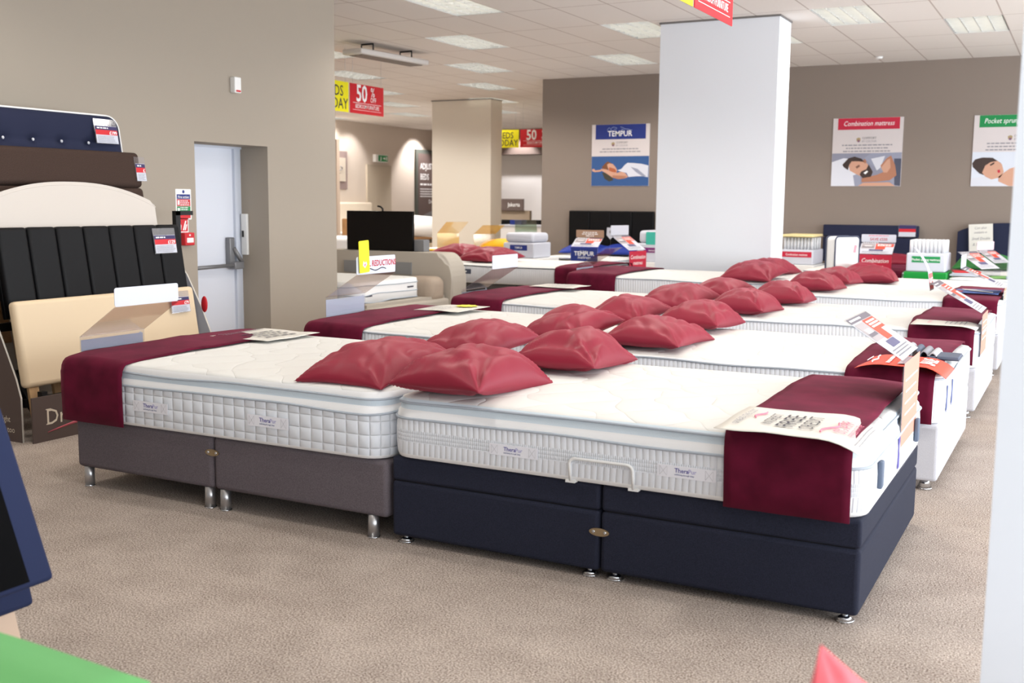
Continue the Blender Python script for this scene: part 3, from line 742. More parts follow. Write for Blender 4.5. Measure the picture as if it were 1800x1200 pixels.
fq = Fr((-4.36, 5.06, .686), (0, -1, 0), (1, 0, 0)); d = MB(); d.rows(fq, .08, .4, .32, 4, .06, INK, .018, True); d.rows(fq, .04, .42, .05, 3, .02, GINK, .006, True); flow(d, .686, -9, 9, 0); flat(d, 'printed_text', l2)
rl = leaflet(-1.0, -.56, 5.66, 6.06, .655, 'bright red leaflet with white lettering curling over the second window side bed', ORANGE, (.05, .03))
fq = Fr((-.56, 5.66, .659), (0, 1, 0), (-1, 0, 0)); d = MB()
d.text('SALE', fq, .2, .07, .10, WINK, 'CENTER', .025, 0, 1.05).rect(fq, .05, .17, .33, .24, mat('leaflet_grey', (190, 170, 176), .5), .0015).rows(fq, .06, .34, .28, 1, .05, WINK, .02, True)
d.tube([fq.p(.04+.03*k, .36+.006*math.sin(k), .0015) for k in range(10)], .004, WINK, 4).tube([fq.p(.08+.03*k, .39, .0015) for k in range(7)], .003, WINK, 4)
flow(d, .659, -1.0, -.56, .05); flat(d, 'printed_text', rl)
wl = leaflet(-1.02, -.60, 7.78, 8.12, .652, 'white leaflet curling over the third window side bed', PAPER, (.02, .0))
fq = Fr((-.60, 7.80, .657), (0, 1, 0), (-1, 0, 0)); d = MB().text('INTEREST FREE', fq, .16, .3, .03, PINKINK, 'CENTER').rows(fq, .05, .28, .2, 5, .03, GINK, .008, True); flow(d, 0, -1.02, -.58, .02); flat(d, 'printed_text', wl)
bl = leaflet(-1.02, -.64, 10.35, 10.85, .690, 'blue and white leaflet on the fourth window side runner', mat('leaflet_blue', (98, 124, 190), .5))
fq = Fr((-.64, 10.35, .693), (0, 1, 0), (-1, 0, 0)); d = MB().art(fq, [(.06, .05), (.16, .05), (.40, .22), (.44, .34), (.3, .3), (.2, .2)], WINK, .002).rect(fq, .05, .30, .2, .36, CRIMSON, .002); flat(d, 'printed_text', bl)
yl = leaflet(-4.33, -3.86, 6.52, 6.98, .684, 'white leaflet with a yellow splash below the reductions ticket', PAPER, (0, .03))
fq = Fr((-4.33, 6.98, .690), (0, -1, 0), (1, 0, 0)); d = MB().art(fq, [(.10+.09*math.cos(k*PI/10)*(1 if k % 2 else .8), .33+.09*math.sin(k*PI/10)*(1 if k % 2 else .8)) for k in range(20)], YELLOW, .002).rows(fq, .2, .42, .3, 5, .04, GINK, .01, True); flat(d, 'printed_text', yl)
l3 = leaflet(-4.46, -4.02, 8.80, 9.2, .694, 'grey printed leaflet on the third aisle side runner')
fq = Fr((-4.46, 9.2, .699), (0, -1, 0), (1, 0, 0)); d = MB().rows(fq, .05, .36, .33, 6, .045, GINK, .012, True); flat(d, 'printed_text', l3)
# folded fabric swatches on the red leaflet bed
t = thing('fabric_swatch_book', 'looped grey fabric swatches lying on the burgundy runner behind the red leaflet', 'swatch book', (-.72, 6.3, .636))
for k in range(5):
    c_ = mat('swatch_grey_%d' % (k % 3), ((150, 150, 158), (190, 190, 196), (96, 104, 122))[k % 3], .8)
    P = []
    for q in range(9):
        a = PI*q/8; P.append((-.86+.045*k-.03*math.cos(a)*(1), 0, .645+.055*math.sin(a)-.007*k))
    MB().sheet([[(x, 6.12+.0*k, z), (x, 6.38, z)] for x, _, z in P], c_, .006).build('swatch', t)
MB().box((-.63, 6.22, .648), (.16, .2, .016), mat('swatch_grey_2', (96, 104, 122), .8), .004).build('swatch', t)
MB().box((-.72, 6.25, .638), (.34, .24, .008), mat('swatch_board', (76, 80, 96), .7), .002).build('backing_board', t)

# ------------------------------------------------------------------ headboard rack along the taupe wall
rk = thing('headboard_rack', 'black stepped rack with brown printed boards holding headboards along the taupe wall', 'display rack', (-6.0, 5.1, 0))
fm = MB()
for y in (4.36, 5.1, 5.84):
    fm.span((-5.50, y-.02, 0), (-5.46, y+.02, .30), BLACKM)
    fm.box((-6.06, y, .72), (.04, .04, 1.72), BLACKM, rot=Matrix.Rotation(-.75, 3, 'Y'))
for x, z in ((-5.58, .20), (-5.82, .34), (-5.98, .62), (-6.12, .80), (-6.28, 1.02), (-6.44, 1.22)): fm.span((x-.02, 4.3, z), (x+.02, 5.9, z+.05), BLACKM)
fm.span((-6.5, 6.47, 1.325), (-6.46, 6.66, 1.36), BLACKM).span((-6.5, 6.47, 0), (-6.46, 6.52, 1.36), BLACKM).span((-6.5, 5.9, .3), (-6.46, 6.5, .34), BLACKM)
fm.build('frame', rk)
fs = Fr((-5.45, 4.26, 0), (0, 1, 0), (0, 0, 1))
sk = MB().slab(fs, [(0, 0), (1.62, 0), (1.62, .275), (0, .275)], .012, BROWNP).build('skirt_board', rk)
def serif_text(mb, s, fr, a, b, size, m, **k):
    mb.text(s, fr, a, b, size, m, 'LEFT', **k)
d = MB().text('Dreams', fs, .09, .10, .135, mat('cream_ink', (226, 214, 196), .6), 'LEFT', .002, 0, .95)
# small serifs on the capital
for x_, z_ in ((.10, .10), (.10, .190)): d.rect(fs, x_-.008, z_, x_+.03, z_+.006, MATS['cream_ink'], .0016)
d.sheet([[fs.p(.10+.09*k, .052+.028*math.sin(k*.42), .002), fs.p(.10+.09*k, .052+.028*math.sin(k*.42)+.004+.006*min(k, 4), .002)] for k in range(7)], mat('dusty_pink', (196, 96, 110), .6), .001)
flat(d, 'lettering', sk)
prof = [(0, 0), (0, .27), (-.035, .38), (-.09, .50), (-.17, .67), (-.30, .90), (-.48, 1.12), (-.75, 1.3), (-.95, 1.35), (-.95, 0)]
for nm, y in (('side_board', 4.245), ('side_board', 5.96)):
    fr = Fr((-5.53 if y < 5 else -5.56, y, 0), (1, 0, 0), (0, 0, 1))
    sb = MB().slab(fr, prof, .012, BROWNP if y < 5 else mat('pale_board_back', (196, 198, 208), .6), mat('pale_board_edge', (206, 200, 190), .6)).build(nm, rk)
    if y < 5:
        d = MB().text('right', fr, -.10, .118, .052, MATS['cream_ink'], 'RIGHT', 0, 0, .9).text('fits yours,', fr, -.30, .122, .062, MATS['cream_ink'], 'RIGHT') if False else MB().text('right', fr, -.10, .118, .052, MATS['cream_ink'], 'RIGHT', 0, 0, .9)
        d.text('ers too', fr, -.063, .055, .052, MATS['cream_ink'], 'RIGHT', 0, 0, .9); flat(d, 'lettering', sb)
MB().ball((-5.69, 5.955, .69), .05, RED, (.6, .25, 1.2)).build('red_badge', rk)

# headboards leaning on the rack (tops towards the wall); each in its own leaning frame
LEAN = math.radians(9)
def board(label, x, y0, y1, z0, h, group='headboards on the stepped rack'):
    t = thing('headboard', label, 'headboard', (x, (y0+y1)/2, z0), group)
    t.rotation_euler = (0, -LEAN, 0)
    return t, y1-y0
def struts(t, zs, ys):
    for y in ys: MB().span((-.06, y-.035, zs), (-.035, y+.035, .2), WOOD, .004).build('strut', t, local=True)
cream = mat('cream_faux_leather', (222, 200, 168), .5, spec=.35); blk = mat('black_faux_leather', (7, 7, 10), .5, spec=.2); 
wfab = mat('ivory_fabric', (206, 198, 190), .9, spec=.15, bump=(300, .3, .002)); brn = mat('dark_brown_fabric', (66, 52, 46), .92, spec=.15, bump=(300, .5, .002), var=(220, .25)); nvf = mat('navy_fabric', (40, 44, 66), .9, spec=.2, bump=(300, .4, .002))
t, w = board('plain cream faux leather headboard, lowest on the rack', -5.50, 4.27, 5.74, .33, .52)
MB().box((-.035, 0, .26), (.07, w, .52), cream, .028, 4).build('padded_panel', t, local=True)
struts(t, -.22, (-.66, -.42, .42))
t, w = board('black faux leather headboard with upright channels', -5.74, 4.36, 5.86, .72, .56)
MB().box((-.05, 0, .28), (.03, w, .555), blk, .006).build('back_panel', t, local=True)
for k in range(7): MB().box((-.02, -w/2+w*(k+.5)/7, .28), (.06, w/7-.002, .56), blk, .022, 4).build('channel', t, local=True)
struts(t, -.5, (-.45, .45))
t, w = board('ivory fabric headboard with an arched top', -5.93, 4.36, 5.83, .95, .62)
ar = [(-w/2, 0), (w/2, 0), (w/2, .46)] + [(w/2*math.cos(PI*(k/20)*.0+0) if False else w/2*(1-k/10), .46+.16*math.sin(PI/2*min(1, (k/10))*1.0)**.9) for k in range(1, 20)] + [(-w/2, .46)]
ar = [(-w/2, 0), (w/2, 0)] + [(w/2*(1-2*k/24), .47+.15*(1-(abs(1-2*k/24))**2.3)) for k in range(25)]
fr = Fr((0, 0, 0), (0, 1, 0), (0, 0, 1))
mb = MB().slab(fr, ar, .05, wfab)
mb.bm.edges.ensure_lookup_table()
fe = [e_ for e_ in mb.bm.edges if all(abs(v.co.x) < 1e-5 for v in e_.verts)]
o_ = bmesh.ops.bevel(mb.bm, geom=fe, offset=.025, segments=3, affect='EDGES')
for f in o_['faces']: f.smooth = True
mb.build('padded_panel', t, local=True)
MB().tube([(-.004, y*.975, z-.02) for y, z in ar[2:]], .006, wfab, 6).build('piping', t, local=True)
struts(t, -.6, (-.45, .45))
t, w = board('dark brown fabric headboard with a horizontal seam', -6.12, 4.35, 5.87, 1.22, .58)
MB().box((-.035, 0, .16), (.07, w, .32), brn, .03, 4).build('lower_panel', t, local=True)
MB().box((-.035, 0, .45), (.08, w, .26), brn, .035, 5).build('upper_panel', t, local=True)
struts(t, -.8, (-.45, .45))
t, w = board('navy buttoned headboard with white piping, topmost on the rack', -6.34, 4.40, 5.90, 1.50, .56)
mb = MB(); NX, NZ = 90, 36; hh_ = .57
def out(u, v):   # rounded top corners
    y = (u-.5)*w; z = v*hh_; r_ = .09
    return y, z
btn = [(w/2-.30-k*.235, .36) for k in range(6)] + [(w/2-.18-k*.235, .14) for k in range(6)]
G = []
for i in range(NX+1):
    row = []
    for j in range(NZ+1):
        y, z = out(i/NX, j/NZ)
        e_ = min(abs(y+w/2), abs(w/2-y), hh_-z)
        # corner rounding
        cy_ = w/2-.10; cz_ = hh_-.10
        if abs(y) > cy_ and z > cz_:
            a = math.hypot(abs(y)-cy_, z-cz_)
            m_ = max(abs(y)-cy_, z-cz_)
            if a > 0: kf = m_/a; y = math.copysign(cy_+(abs(y)-cy_)*kf, y); z = cz_+(z-cz_)*kf
            e_ = .10-m_
        x = .03*min(1, max(0, e_)/.06)**.5
        for by, bz in btn:
            dd = math.hypot((y-by)*.75, z-bz); x -= .03*math.exp(-(dd/.03)**2)+.022*math.exp(-(dd/.085)**2)
        x -= .008*math.exp(-((z-.36)/.012)**2)*(abs(y) < w/2-.05)
        row.append((x-.03, y, z))
    G.append(row)
mb.sheet(G, nvf, .05); mb.build('buttoned_panel', t, local=True)
for by, bz in btn[:6]: MB().ball((-.026, by, bz), .011, mat('pearl_button', (206, 206, 212), .3), (.6, 1, 1), 8).build('button', t, local=True)
P = [(-.03, -w/2, .0)] + [(-.03, -w/2, .3)] + [(-.03, -(w/2-.10)-.10*math.cos(PI/2*k/6), hh_-.10+.10*math.sin(PI/2*k/6)) for k in range(7)] + [(-.03, (w/2-.10)+.10*math.sin(PI/2*k/6), hh_-.10+.10*math.cos(PI/2*k/6)) for k in range(7)] + [(-.03, w/2, .3), (-.03, w/2, 0)]
MB().tube(P, .008, mat('white_cord', (236, 234, 232), .6), 8).build('piping', t, local=True)
struts(t, -1.0, (-.45, .45))
# price tags hanging on them
def price_tag(x, y0, y1, z0, z1, price, label, lean=LEAN):
    fr = Fr((x, y0, z0), (0, 1, 0), (-math.sin(lean), 0, math.cos(lean))); w, h = y1-y0, z1-z0
    o = MB().slab(fr, [(0, 0), (w, 0), (w, h), (0, h)], .002, SLEEVE).build('price_tag'); tag(o, label, 'price tag', 'price tags on the headboards')
    c_ = MB().slab(Fr(fr.p(.006, .004, .002), fr.r, fr.u), [(0, 0), (w-.012, 0), (w-.012, h*.70), (0, h*.70)], .001, CARDW).build('card', o)
    d = MB(); d.rect(fr, .006, h*.55, w-.006, h*.71, mat('tag_navy', (52, 46, 92), .5), .003).rect(fr, .006, h*.36, w-.006, h*.56, RED, .0032)
    d.text(price, fr, w-.012, h*.385, h*.19, WINK, 'RIGHT', .02, d=.004).rows(fr, .02, w*.6, h*.61, 1, .02, WINK, h*.05, d=.004).rows(fr, .015, w-.015, h*.28, 5, h*.055, GINK, h*.02, d=.004)
    flat(d, 'printed_text', c_); return o
price_tag(-6.375, 5.63, 5.84, 1.85, 2.03, '£199', 'price tag on the navy buttoned headboard')
price_tag(-6.165, 5.80, 5.90, 1.58, 1.76, '£', 'price tag at the edge of the dark brown headboard')
price_tag(-5.985, 5.61, 5.80, 1.27, 1.42, '£159', 'price tag on the ivory arched headboard')
price_tag(-5.775, 5.58, 5.79, 1.07, 1.25, '£129', 'price tag on the black channelled headboard')
price_tag(-5.535, 5.48, 5.66, .67, .82, '£79', 'price tag on the cream headboard beside the white ticket')

# ------------------------------------------------------------------ wall fixtures by the door
fw = Fr((WX+.004, 6.86, 1.28), (0, 1, 0), (0, 0, 1))
s_ = tag(MB().slab(fw, arc_rect(.18, .26, .008), .004, WPLAST).build('fire_action_sign'), 'fire action notice with blue, red and green panels beside the escape door', 'sign')
d = MB().rect(fw, .012, .175, .168, .215, BLUEINK).rect(fw, .012, .115, .168, .173, RED).rect(fw, .012, .04, .168, .113, GREEN).rect(fw, .012, .012, .168, .04, RED)
d.text('Fire action', fw, .09, .183, .03, WINK, 'CENTER', .01, d=.002).art(fw, [(.09+.014*math.cos(k*PI/8), .237+.014*math.sin(k*PI/8)) for k in range(16)], BLUEINK)
d.rows(fw, .05, .155, .155, 3, .016, WINK, .007, d=.002).rows(fw, .05, .155, .098, 4, .016, WINK, .007, d=.002).rect(fw, .02, .125, .042, .165, WINK, .002).rect(fw, .02, .05, .042, .10, WINK, .002); flat(d, 'printed_text', s_)
fw = Fr((WX+.004, 6.87, 1.17), (0, 1, 0), (0, 0, 1))
s_ = tag(MB().slab(fw, arc_rect(.13, .125, .006), .004, WPLAST).build('extinguisher_sign'), 'small red and white fire pictogram sign above the red alarm box', 'sign')
d = MB().rect(fw, .01, .01, .12, .115, RED).art(fw, [(.02, .02), (.04, .02), (.045, .06), (.03, .085), (.018, .06)], WINK, .002).art(fw, [(.06, .02), (.075, .02), (.105, .10), (.09, .10)], WINK, .002).art(fw, [(.08, .02), (.095, .02), (.112, .07), (.1, .07)], WINK, .002); flat(d, 'printed_text', s_)
t = thing('fire_alarm_box', 'red break glass alarm box beside the escape door', 'alarm', (WX+.02, 6.97, 1.06))
MB().span((WX, 6.91, 1.06), (WX+.05, 7.025, 1.17), RED, .008).build('housing', t)
MB().span((WX+.05, 6.93, 1.085), (WX+.054, 7.005, 1.125), WPLAST).build('glass_panel', t)
MB().cyl((WX+.049, 6.965, 1.148), (WX+.053, 6.965, 1.148), .008, WPLAST).build('lamp', t)
t = thing('alarm_sounder', 'small white wall sensor high on the taupe wall above the escape door', 'sensor', (WX+.03, 7.6, 2.40))
MB().span((WX, 7.56, 2.40), (WX+.06, 7.645, 2.54), WPLAST, .008).build('housing', t)
MB().span((WX+.06, 7.575, 2.41), (WX+.066, 7.63, 2.425), RED).build('red_strip', t)
# ------------------------------------------------------------------ posters on the back wall
def poster(x0, x1, z0, z1, label, draw):
    fr = Fr((x0, 16.638, z0), (1, 0, 0), (0, 0, 1)); w, h = x1-x0, z1-z0
    o = MB().slab(fr, [(0, 0), (w, 0), (w, h), (0, h)], .012, mat('poster_white', (214, 206, 206), .55)).build('poster'); tag(o, label, 'poster', 'square posters on the back wall')
    d = MB(); draw(d, fr, w, h); flat(d, 'printed_text', o)
def common(d, f, w, h, lines, cx=.5):
    d.art(f, [(w*(cx-.15), h*.66), (w*(cx-.10), h*.655), (w*(cx-.095), h*.70), (w*(cx-.12), h*.715), (w*(cx-.155), h*.70)], mat('emblem_ochre', (170, 150, 110), .6)).art(f, [(w*(cx-.14), h*.648), (w*(cx-.11), h*.645), (w*(cx-.105), h*.675), (w*(cx-.135), h*.68)], mat('emblem_plum', (130, 90, 120), .6), .002)
    d.text('COMFORT', f, w*(cx-.075), h*.69, h*.045, INK, 'LEFT', -.005, 0, .95).text('BY COLOUR', f, w*(cx-.075), h*.645, h*.040, GINK, 'LEFT', 0, 0, .92)
    d.rows(f, w*.14, w*.86, h*.595, lines, h*.045, GINK, h*.016, True)
def art(d, f, w, h, pts, cx, cy, sx, sy, m, k):
    P = [(max(0.004, min(.996, (x-cx)/sx))*w, max(.004, min(.996, 1-(y-cy)/sy))*h) for x, y in pts]
    d.art(f, P, m, .001+.0006*k)
def tempur(d, f, w, h):
    d.rect(f, w*.065, h*.76, w*.935, h*.998, BLUEINK)
    d.text('TEMPUR', f, w*.49, h*.808, h*.125, WINK, 'CENTER', .012, 0, .92)
    for pp in ([(.27, .905), (.29, .94), (.31, .945), (.33, .915), (.36, .90)], [(.33, .93), (.37, .955), (.41, .95), (.44, .935)], [(.38, .92), (.43, .92)], [(.50, .955), (.54, .945), (.57, .925), (.62, .92), (.67, .905), (.70, .90)], [(.51, .92), (.56, .912)]):
        d.tube([f.p(a*w, b*h, .002) for a, b in pp], .004, mat('pale_blue_ink', (160, 176, 214), .5), 4)
    common(d, f, w, h, 2)
    A = lambda p, m, k: art(d, f, w, h, p, 107, 158, 860, 930, m, k)
    d.rect(f, .003, .003, w-.003, h*.485, PSKY)
    A([(270, 880), (330, 885), (430, 945), (440, 1000), (380, 1020), (310, 975)], mat('printed_shadow_hair', (66, 62, 52), .6), 1)
    A([(500, 850), (560, 830), (610, 770), (650, 738), (740, 742), (860, 755), (958, 780), (955, 955), (880, 940), (790, 940), (670, 950), (640, 890), (560, 870)], PWHT, 2)
    A([(700, 800), (800, 830), (930, 940), (880, 945), (780, 880)], PGRY, 3)
    A([(265, 800), (310, 750), (350, 715), (410, 738), (390, 800), (350, 850), (290, 830)], HAIR2, 2)
    A([(345, 760), (380, 742), (430, 752), (470, 795), (497, 845), (490, 885), (430, 880), (370, 850)], SKIN, 3)
    A([(380, 800), (470, 830), (492, 880), (430, 880), (370, 850)], mat('printed_warm_shadow', (176, 96, 62), .6), 4)
    A([(255, 825), (330, 832), (420, 872), (500, 888), (560, 868), (620, 890), (665, 950), (600, 975), (520, 985), (430, 958), (330, 890), (255, 850)], SKIN, 5)
    A([(430, 925), (560, 930), (650, 940), (600, 975), (520, 985), (430, 958)], SKIN2, 6)
    A([(118, 832), (150, 824), (172, 850), (260, 838), (258, 866), (160, 876), (125, 862)], SKIN, 5)
def combi(d, f, w, h):
    d.rect(f, w*.07, h*.83, w*.95, h*.998, CRIMSON); d.text('Combination mattress', f, w*.51, h*.885, h*.10, WINK, 'CENTER', .0, .25, .80)
    common(d, f, w, h, 3)
    A = lambda p, m, k: art(d, f, w, h, p, 125, 108, 1012, 990, m, k)
    d.rect(f, .003, .003, w-.003, h*.485, mat('printed_room_grey', (142, 144, 162), .6))
    A([(110, 745), (300, 688), (420, 700), (560, 880), (550, 1100), (100, 1100)], mat('printed_pillow_white', (222, 224, 234), .6), 1)
    A([(450, 940), (560, 900), (560, 1100), (480, 1100)], PGRY, 2)
    A([(600, 690), (700, 620), (1140, 612), (1140, 1100), (1040, 1090), (900, 900), (820, 850), (720, 800)], PGRY, 1)
    A([(700, 700), (900, 660), (840, 830), (790, 870)], PWHT, 2)
    A([(1030, 700), (1140, 700), (1140, 1098), (1050, 1080)], mat('printed_dark_cloth', (78, 82, 100), .6), 2)
    A([(840, 800), (930, 690), (985, 655), (1050, 800), (1075, 940), (985, 1010), (800, 1030), (580, 1040), (575, 985), (800, 930), (890, 890)], SKIN2, 3)
    A([(850, 830), (930, 720), (970, 700), (985, 830), (940, 900), (890, 900)], SKIN, 4)
    A([(530, 1098), (600, 1048), (980, 1040), (1060, 1092), (1050, 1098)], SKIN, 4)
    A([(375, 780), (440, 720), (560, 715), (650, 770), (705, 870), (690, 950), (600, 968), (500, 925), (400, 870)], SKIN, 3)
    A([(285, 785), (370, 690), (460, 666), (560, 696), (610, 745), (520, 735), (420, 735), (385, 790), (372, 862), (310, 820)], HAIR, 4)
    A([(545, 925), (570, 880), (640, 850), (670, 780), (735, 890), (710, 960), (590, 980)], HAIR, 4)
    A([(600, 905), (650, 870), (668, 885), (630, 925)], WINK, 5)
    A([(480, 815), (530, 783), (548, 808), (500, 842)], mat('printed_eye_shadow', (120, 84, 70), .6), 4)
    A([(575, 735), (610, 700), (640, 740), (620, 770)], SKIN2, 4)
def pocket(d, f, w, h):
    d.rect(f, w*.07, h*.83, w*.95, h*.998, GREEN); d.text('Pocket sprung mattress', f, w*.13, h*.885, h*.10, WINK, 'LEFT', .0, .25, .80)
    common(d, f, w, h, 3, .60)
    d.rect(f, .003, .003, w-.003, h*.485, mat('printed_pale_sheet', (214, 220, 232), .6))
    A = lambda p, m, k: art(d, f, w, h, p, 1482, 80, 440, 452, m, k)
    A([(1482, 480), (1560, 470), (1640, 500), (1740, 532), (1482, 532)], PWHT, 1)
    A([(1484, 385), (1500, 360), (1540, 348), (1600, 350), (1650, 385), (1560, 400), (1555, 460), (1530, 450), (1490, 410)], HAIR, 2)
    A([(1545, 445), (1560, 400), (1590, 378), (1630, 370), (1655, 392), (1668, 440), (1650, 475), (1600, 488), (1565, 470)], SKIN, 3)
    A([(1585, 395), (1610, 378), (1612, 388), (1592, 402)], HAIR, 4)
    A([(1630, 430), (1645, 425), (1648, 445), (1635, 446)], REDINK, 4)
    A([(1640, 470), (1700, 420), (1760, 400), (1920, 420), (1920, 532), (1700, 532), (1640, 500)], SKIN, 3)
poster(-7.30, -6.29, 1.73, 2.725, 'square poster with blue header and woman floating on blue', tempur)
poster(-3.41, -2.42, 1.73, 2.72, 'square poster with red header and sleeping bearded man', combi)
poster(-1.48, -.49, 1.73, 2.71, 'square poster with green header and sleeping woman, cut off by the near white pillar', pocket)

# ------------------------------------------------------------------ hanging signs
def hang(label_y, label_r, fr, wy, wr, h, gap=.035, end='S'):
    y_ = MB().slab(fr, [(0, 0), (wy, 0), (wy, h), (0, h)], .006, YELLOW).build('hanging_sign'); tag(y_, label_y, 'hanging sign', 'yellow and red hanging sale signs')
    d = MB().text('BEDS', fr, wy-.12, h*.52, h*.50, INK, 'RIGHT', .004, 0, .85, d=.004).text('TODAY', fr, wy-.02, h*.10, h*.50, INK, 'RIGHT', .004, 0, .85, d=.004); flat(d, 'lettering', y_)
    f2 = Fr(fr.p(wy+gap, 0), fr.r, fr.u); w = wr
    r_ = MB().slab(f2, [(0, 0), (w, 0), (w, h), (0, h)], .006, RED).build('hanging_sign'); tag(r_, label_r, 'hanging sign', 'yellow and red hanging sale signs')
    d = MB().text('50', f2, w*.17, h*.42, h*.80, WINK, 'LEFT', .02, 0, .82, d=.004).text('%', f2, w*.60, h*.62, h*.46, WINK, 'LEFT', 0, 0, .8, d=.004).text('OFF', f2, w*.59, h*.43, h*.24, WINK, 'LEFT', 0, 0, .85, d=.004)
    d.text('BEDROOM FURNITURE', f2, w*.5, h*.185, h*.19, WINK, 'CENTER', .002, 0, .72, d=.004).rect(f2, w*.08, h*.355, w*.92, h*.368, WINK).rect(f2, w*.08, h*.12, w*.92, h*.13, WINK); flat(d, 'lettering', r_)
    top = H-.002
    for o, f_, ww in ((y_, fr, wy), (r_, f2, w)):
        for a in (.08, .92):
            p = f_.p(ww*a, h); m_ = MB().cyl(p-V((0, 0, .01)), (p.x, p.y, top), .0025, mat('clear_hanging_wire', (190, 190, 190), .4), 6); m_.build('wire', o)
hang('yellow hanging sign ending in DAY beside the taupe wall corner', 'red 50% off hanging sign over the black television', Fr((-9, 11.36, 2.65), (0, 1, 0), (0, 0, 1)), .90, .80, .40)
hang('yellow hanging sign cut off by the top picture edge', 'red hanging sign overlapping the big white pillar top, cut off by the picture', Fr((-2.22, 5.5, 2.65), (0, 1, 0), (0, 0, 1)), 1.06, .80, .40)
hang('distant yellow hanging sign beside the cream pillar', 'distant red 50% off hanging sign beside the taupe wall end', Fr((-11.36, 20, 2.57), (1, .0, 0), (0, 0, 1)), .95, .82, .36)

# heater slung from the ceiling
t = thing('ceiling_heater', 'long white radiant heater slung under the ceiling on black brackets', 'heater', (-8.47, 12.3, 3.3))
P0, P1 = V((-8.52, 11.75, 3.365)), V((-8.40, 13.05, 3.365))
dr = (P1-P0).normalized(); rt = Matrix.Rotation(math.atan2(dr.y, dr.x), 3, 'Z')
MB().box((P0+P1)/2, (1.42, .34, .07), mat('heater_white', (214, 210, 206), .45), .02, rot=rt).build('body', t)
gmb = MB()
for k in (-1, 0, 1): gmb.box((P0+P1)/2+V((0, 0, -.04))+rt @ V((0, k*.08, 0)), (1.26, .06, .008), mat('heater_element_grey', (120, 112, 106), .5), rot=rt)
gmb.build('grille', t)
for p in (P0+dr*.25, P1-dr*.25):
    MB().tube([p+rt @ V((0, -.1, .03)), p+rt @ V((0, -.1, .125)), p+rt @ V((0, .1, .125)), p+rt @ V((0, .1, .03))], .012, BLACKM, 6).build('bracket', t)
tag(MB().cyl((-2.70, 16.0, 3.47), (-2.70, 16.0, 3.499), .045, WPLAST, 20, .055).build('ceiling_detector'), 'small white round detector on the ceiling above the red poster', 'detector')

# ------------------------------------------------------------------ beds along the back wall, heads to the wall
def wall_bed(x0, x1, y0, y1, zb, zt, nm, ml, fab, seed, pip=PIPING, side=RIB):
    b = thing('divan_base', nm, 'divan base', ((x0+x1)/2, (y0+y1)/2, 0))
    MB().span((x0+.01, y0+.02, .05), (x1-.01, (y0+y1)/2-.002, zb), fab, .02).build('base_half', b)
    MB().span((x0+.01, (y0+y1)/2+.002, .05), (x1-.01, y1, zb), fab, .02).build('base_half', b)
    for x in (x0+.08, x1-.08):
        for y in (y0+.09, y1-.08): cone_foot(b, x, y)
    return mattress((x0, x1, y0, y1), [(.03, zb+.001, TAPE, 0), (0, zb+.02, side, 0), (0, zt-.012, TAPE, 1), (.006, zt, TOP, 0)], ml, seed=seed, pip=pip)
wall_bed(-7.62, -6.2, 14.5, 16.5, .34, .60, 'grey divan base under the blue poster', 'white mattress with blue pillows under the blue poster', GREYW, 31)
wall_bed(-3.28, -1.98, 14.43, 16.5, .34, .60, 'grey divan base under the red poster', 'white mattress with a maroon end runner under the red poster', LGREYW, 33)
wall_bed(-1.42, -.10, 13.9, 16.5, .33, .59, 'pale divan base under the green poster', 'white mattress with a green pillow under the green poster', LGREYW, 34)
def headboard(x0, x1, z0, z1, label, m, ch=1, arch=0, y=16.57):
    t = thing('headboard', label, 'headboard', ((x0+x1)/2, y, z0))
    if arch:
        pts = [(x0, z0), (x1, z0)] + [(x1-(x1-x0)*k/20, z1-arch*(abs(1-2*k/20)**3)) for k in range(21)]
        fr = Fr((0, y-.04, 0), (1, 0, 0), (0, 0, 1)); MB().slab(fr, pts, .07, m).build('padded_panel', t)
    else:
        for k in range(ch): MB().span((x0+(x1-x0)*k/ch+.001, y-.04, z0), (x0+(x1-x0)*(k+1)/ch-.001, y+.04, z1), m, .018, 3).build('padded_panel', t)
    for a in (.2, .8): MB().span((x0+(x1-x0)*a-.03, y+.0, .02), (x0+(x1-x0)*a+.03, y+.03, z0+.1), WOOD).build('strut', t)
    return t
headboard(-7.65, -6.15, .66, 1.325, 'wide black channelled headboard under the blue poster', blk, 4)
hb = headboard(-3.47, -2.12, .62, .985, 'navy headboard under the red poster', nvf); MB().span((-3.47, 16.53, .99), (-2.12, 16.61, 1.165), nvf, .018, 3).build('top_panel', hb)
headboard(-1.60, -.12, .62, 1.225, 'navy headboard with a curved top under the green poster', nvf, 1, .13)
fr = Fr((-2.40, 16.525, 1.0), (1, 0, 0), (0, 0, 1))
o = tag(MB().slab(fr, [(0, 0), (.25, 0), (.25, .18), (0, .18)], .002, SLEEVE).build('price_tag'), 'price tag on the navy headboard under the red poster', 'price tag', 'price tags on the headboards')
d = MB().rect(fr, .01, .12, .24, .17, mat('tag_navy', (52, 46, 92), .5), .003).rect(fr, .01, .075, .24, .12, RED, .003).rect(fr, .01, .01, .24, .075, CARDW, .003); flat(d, 'card', o)
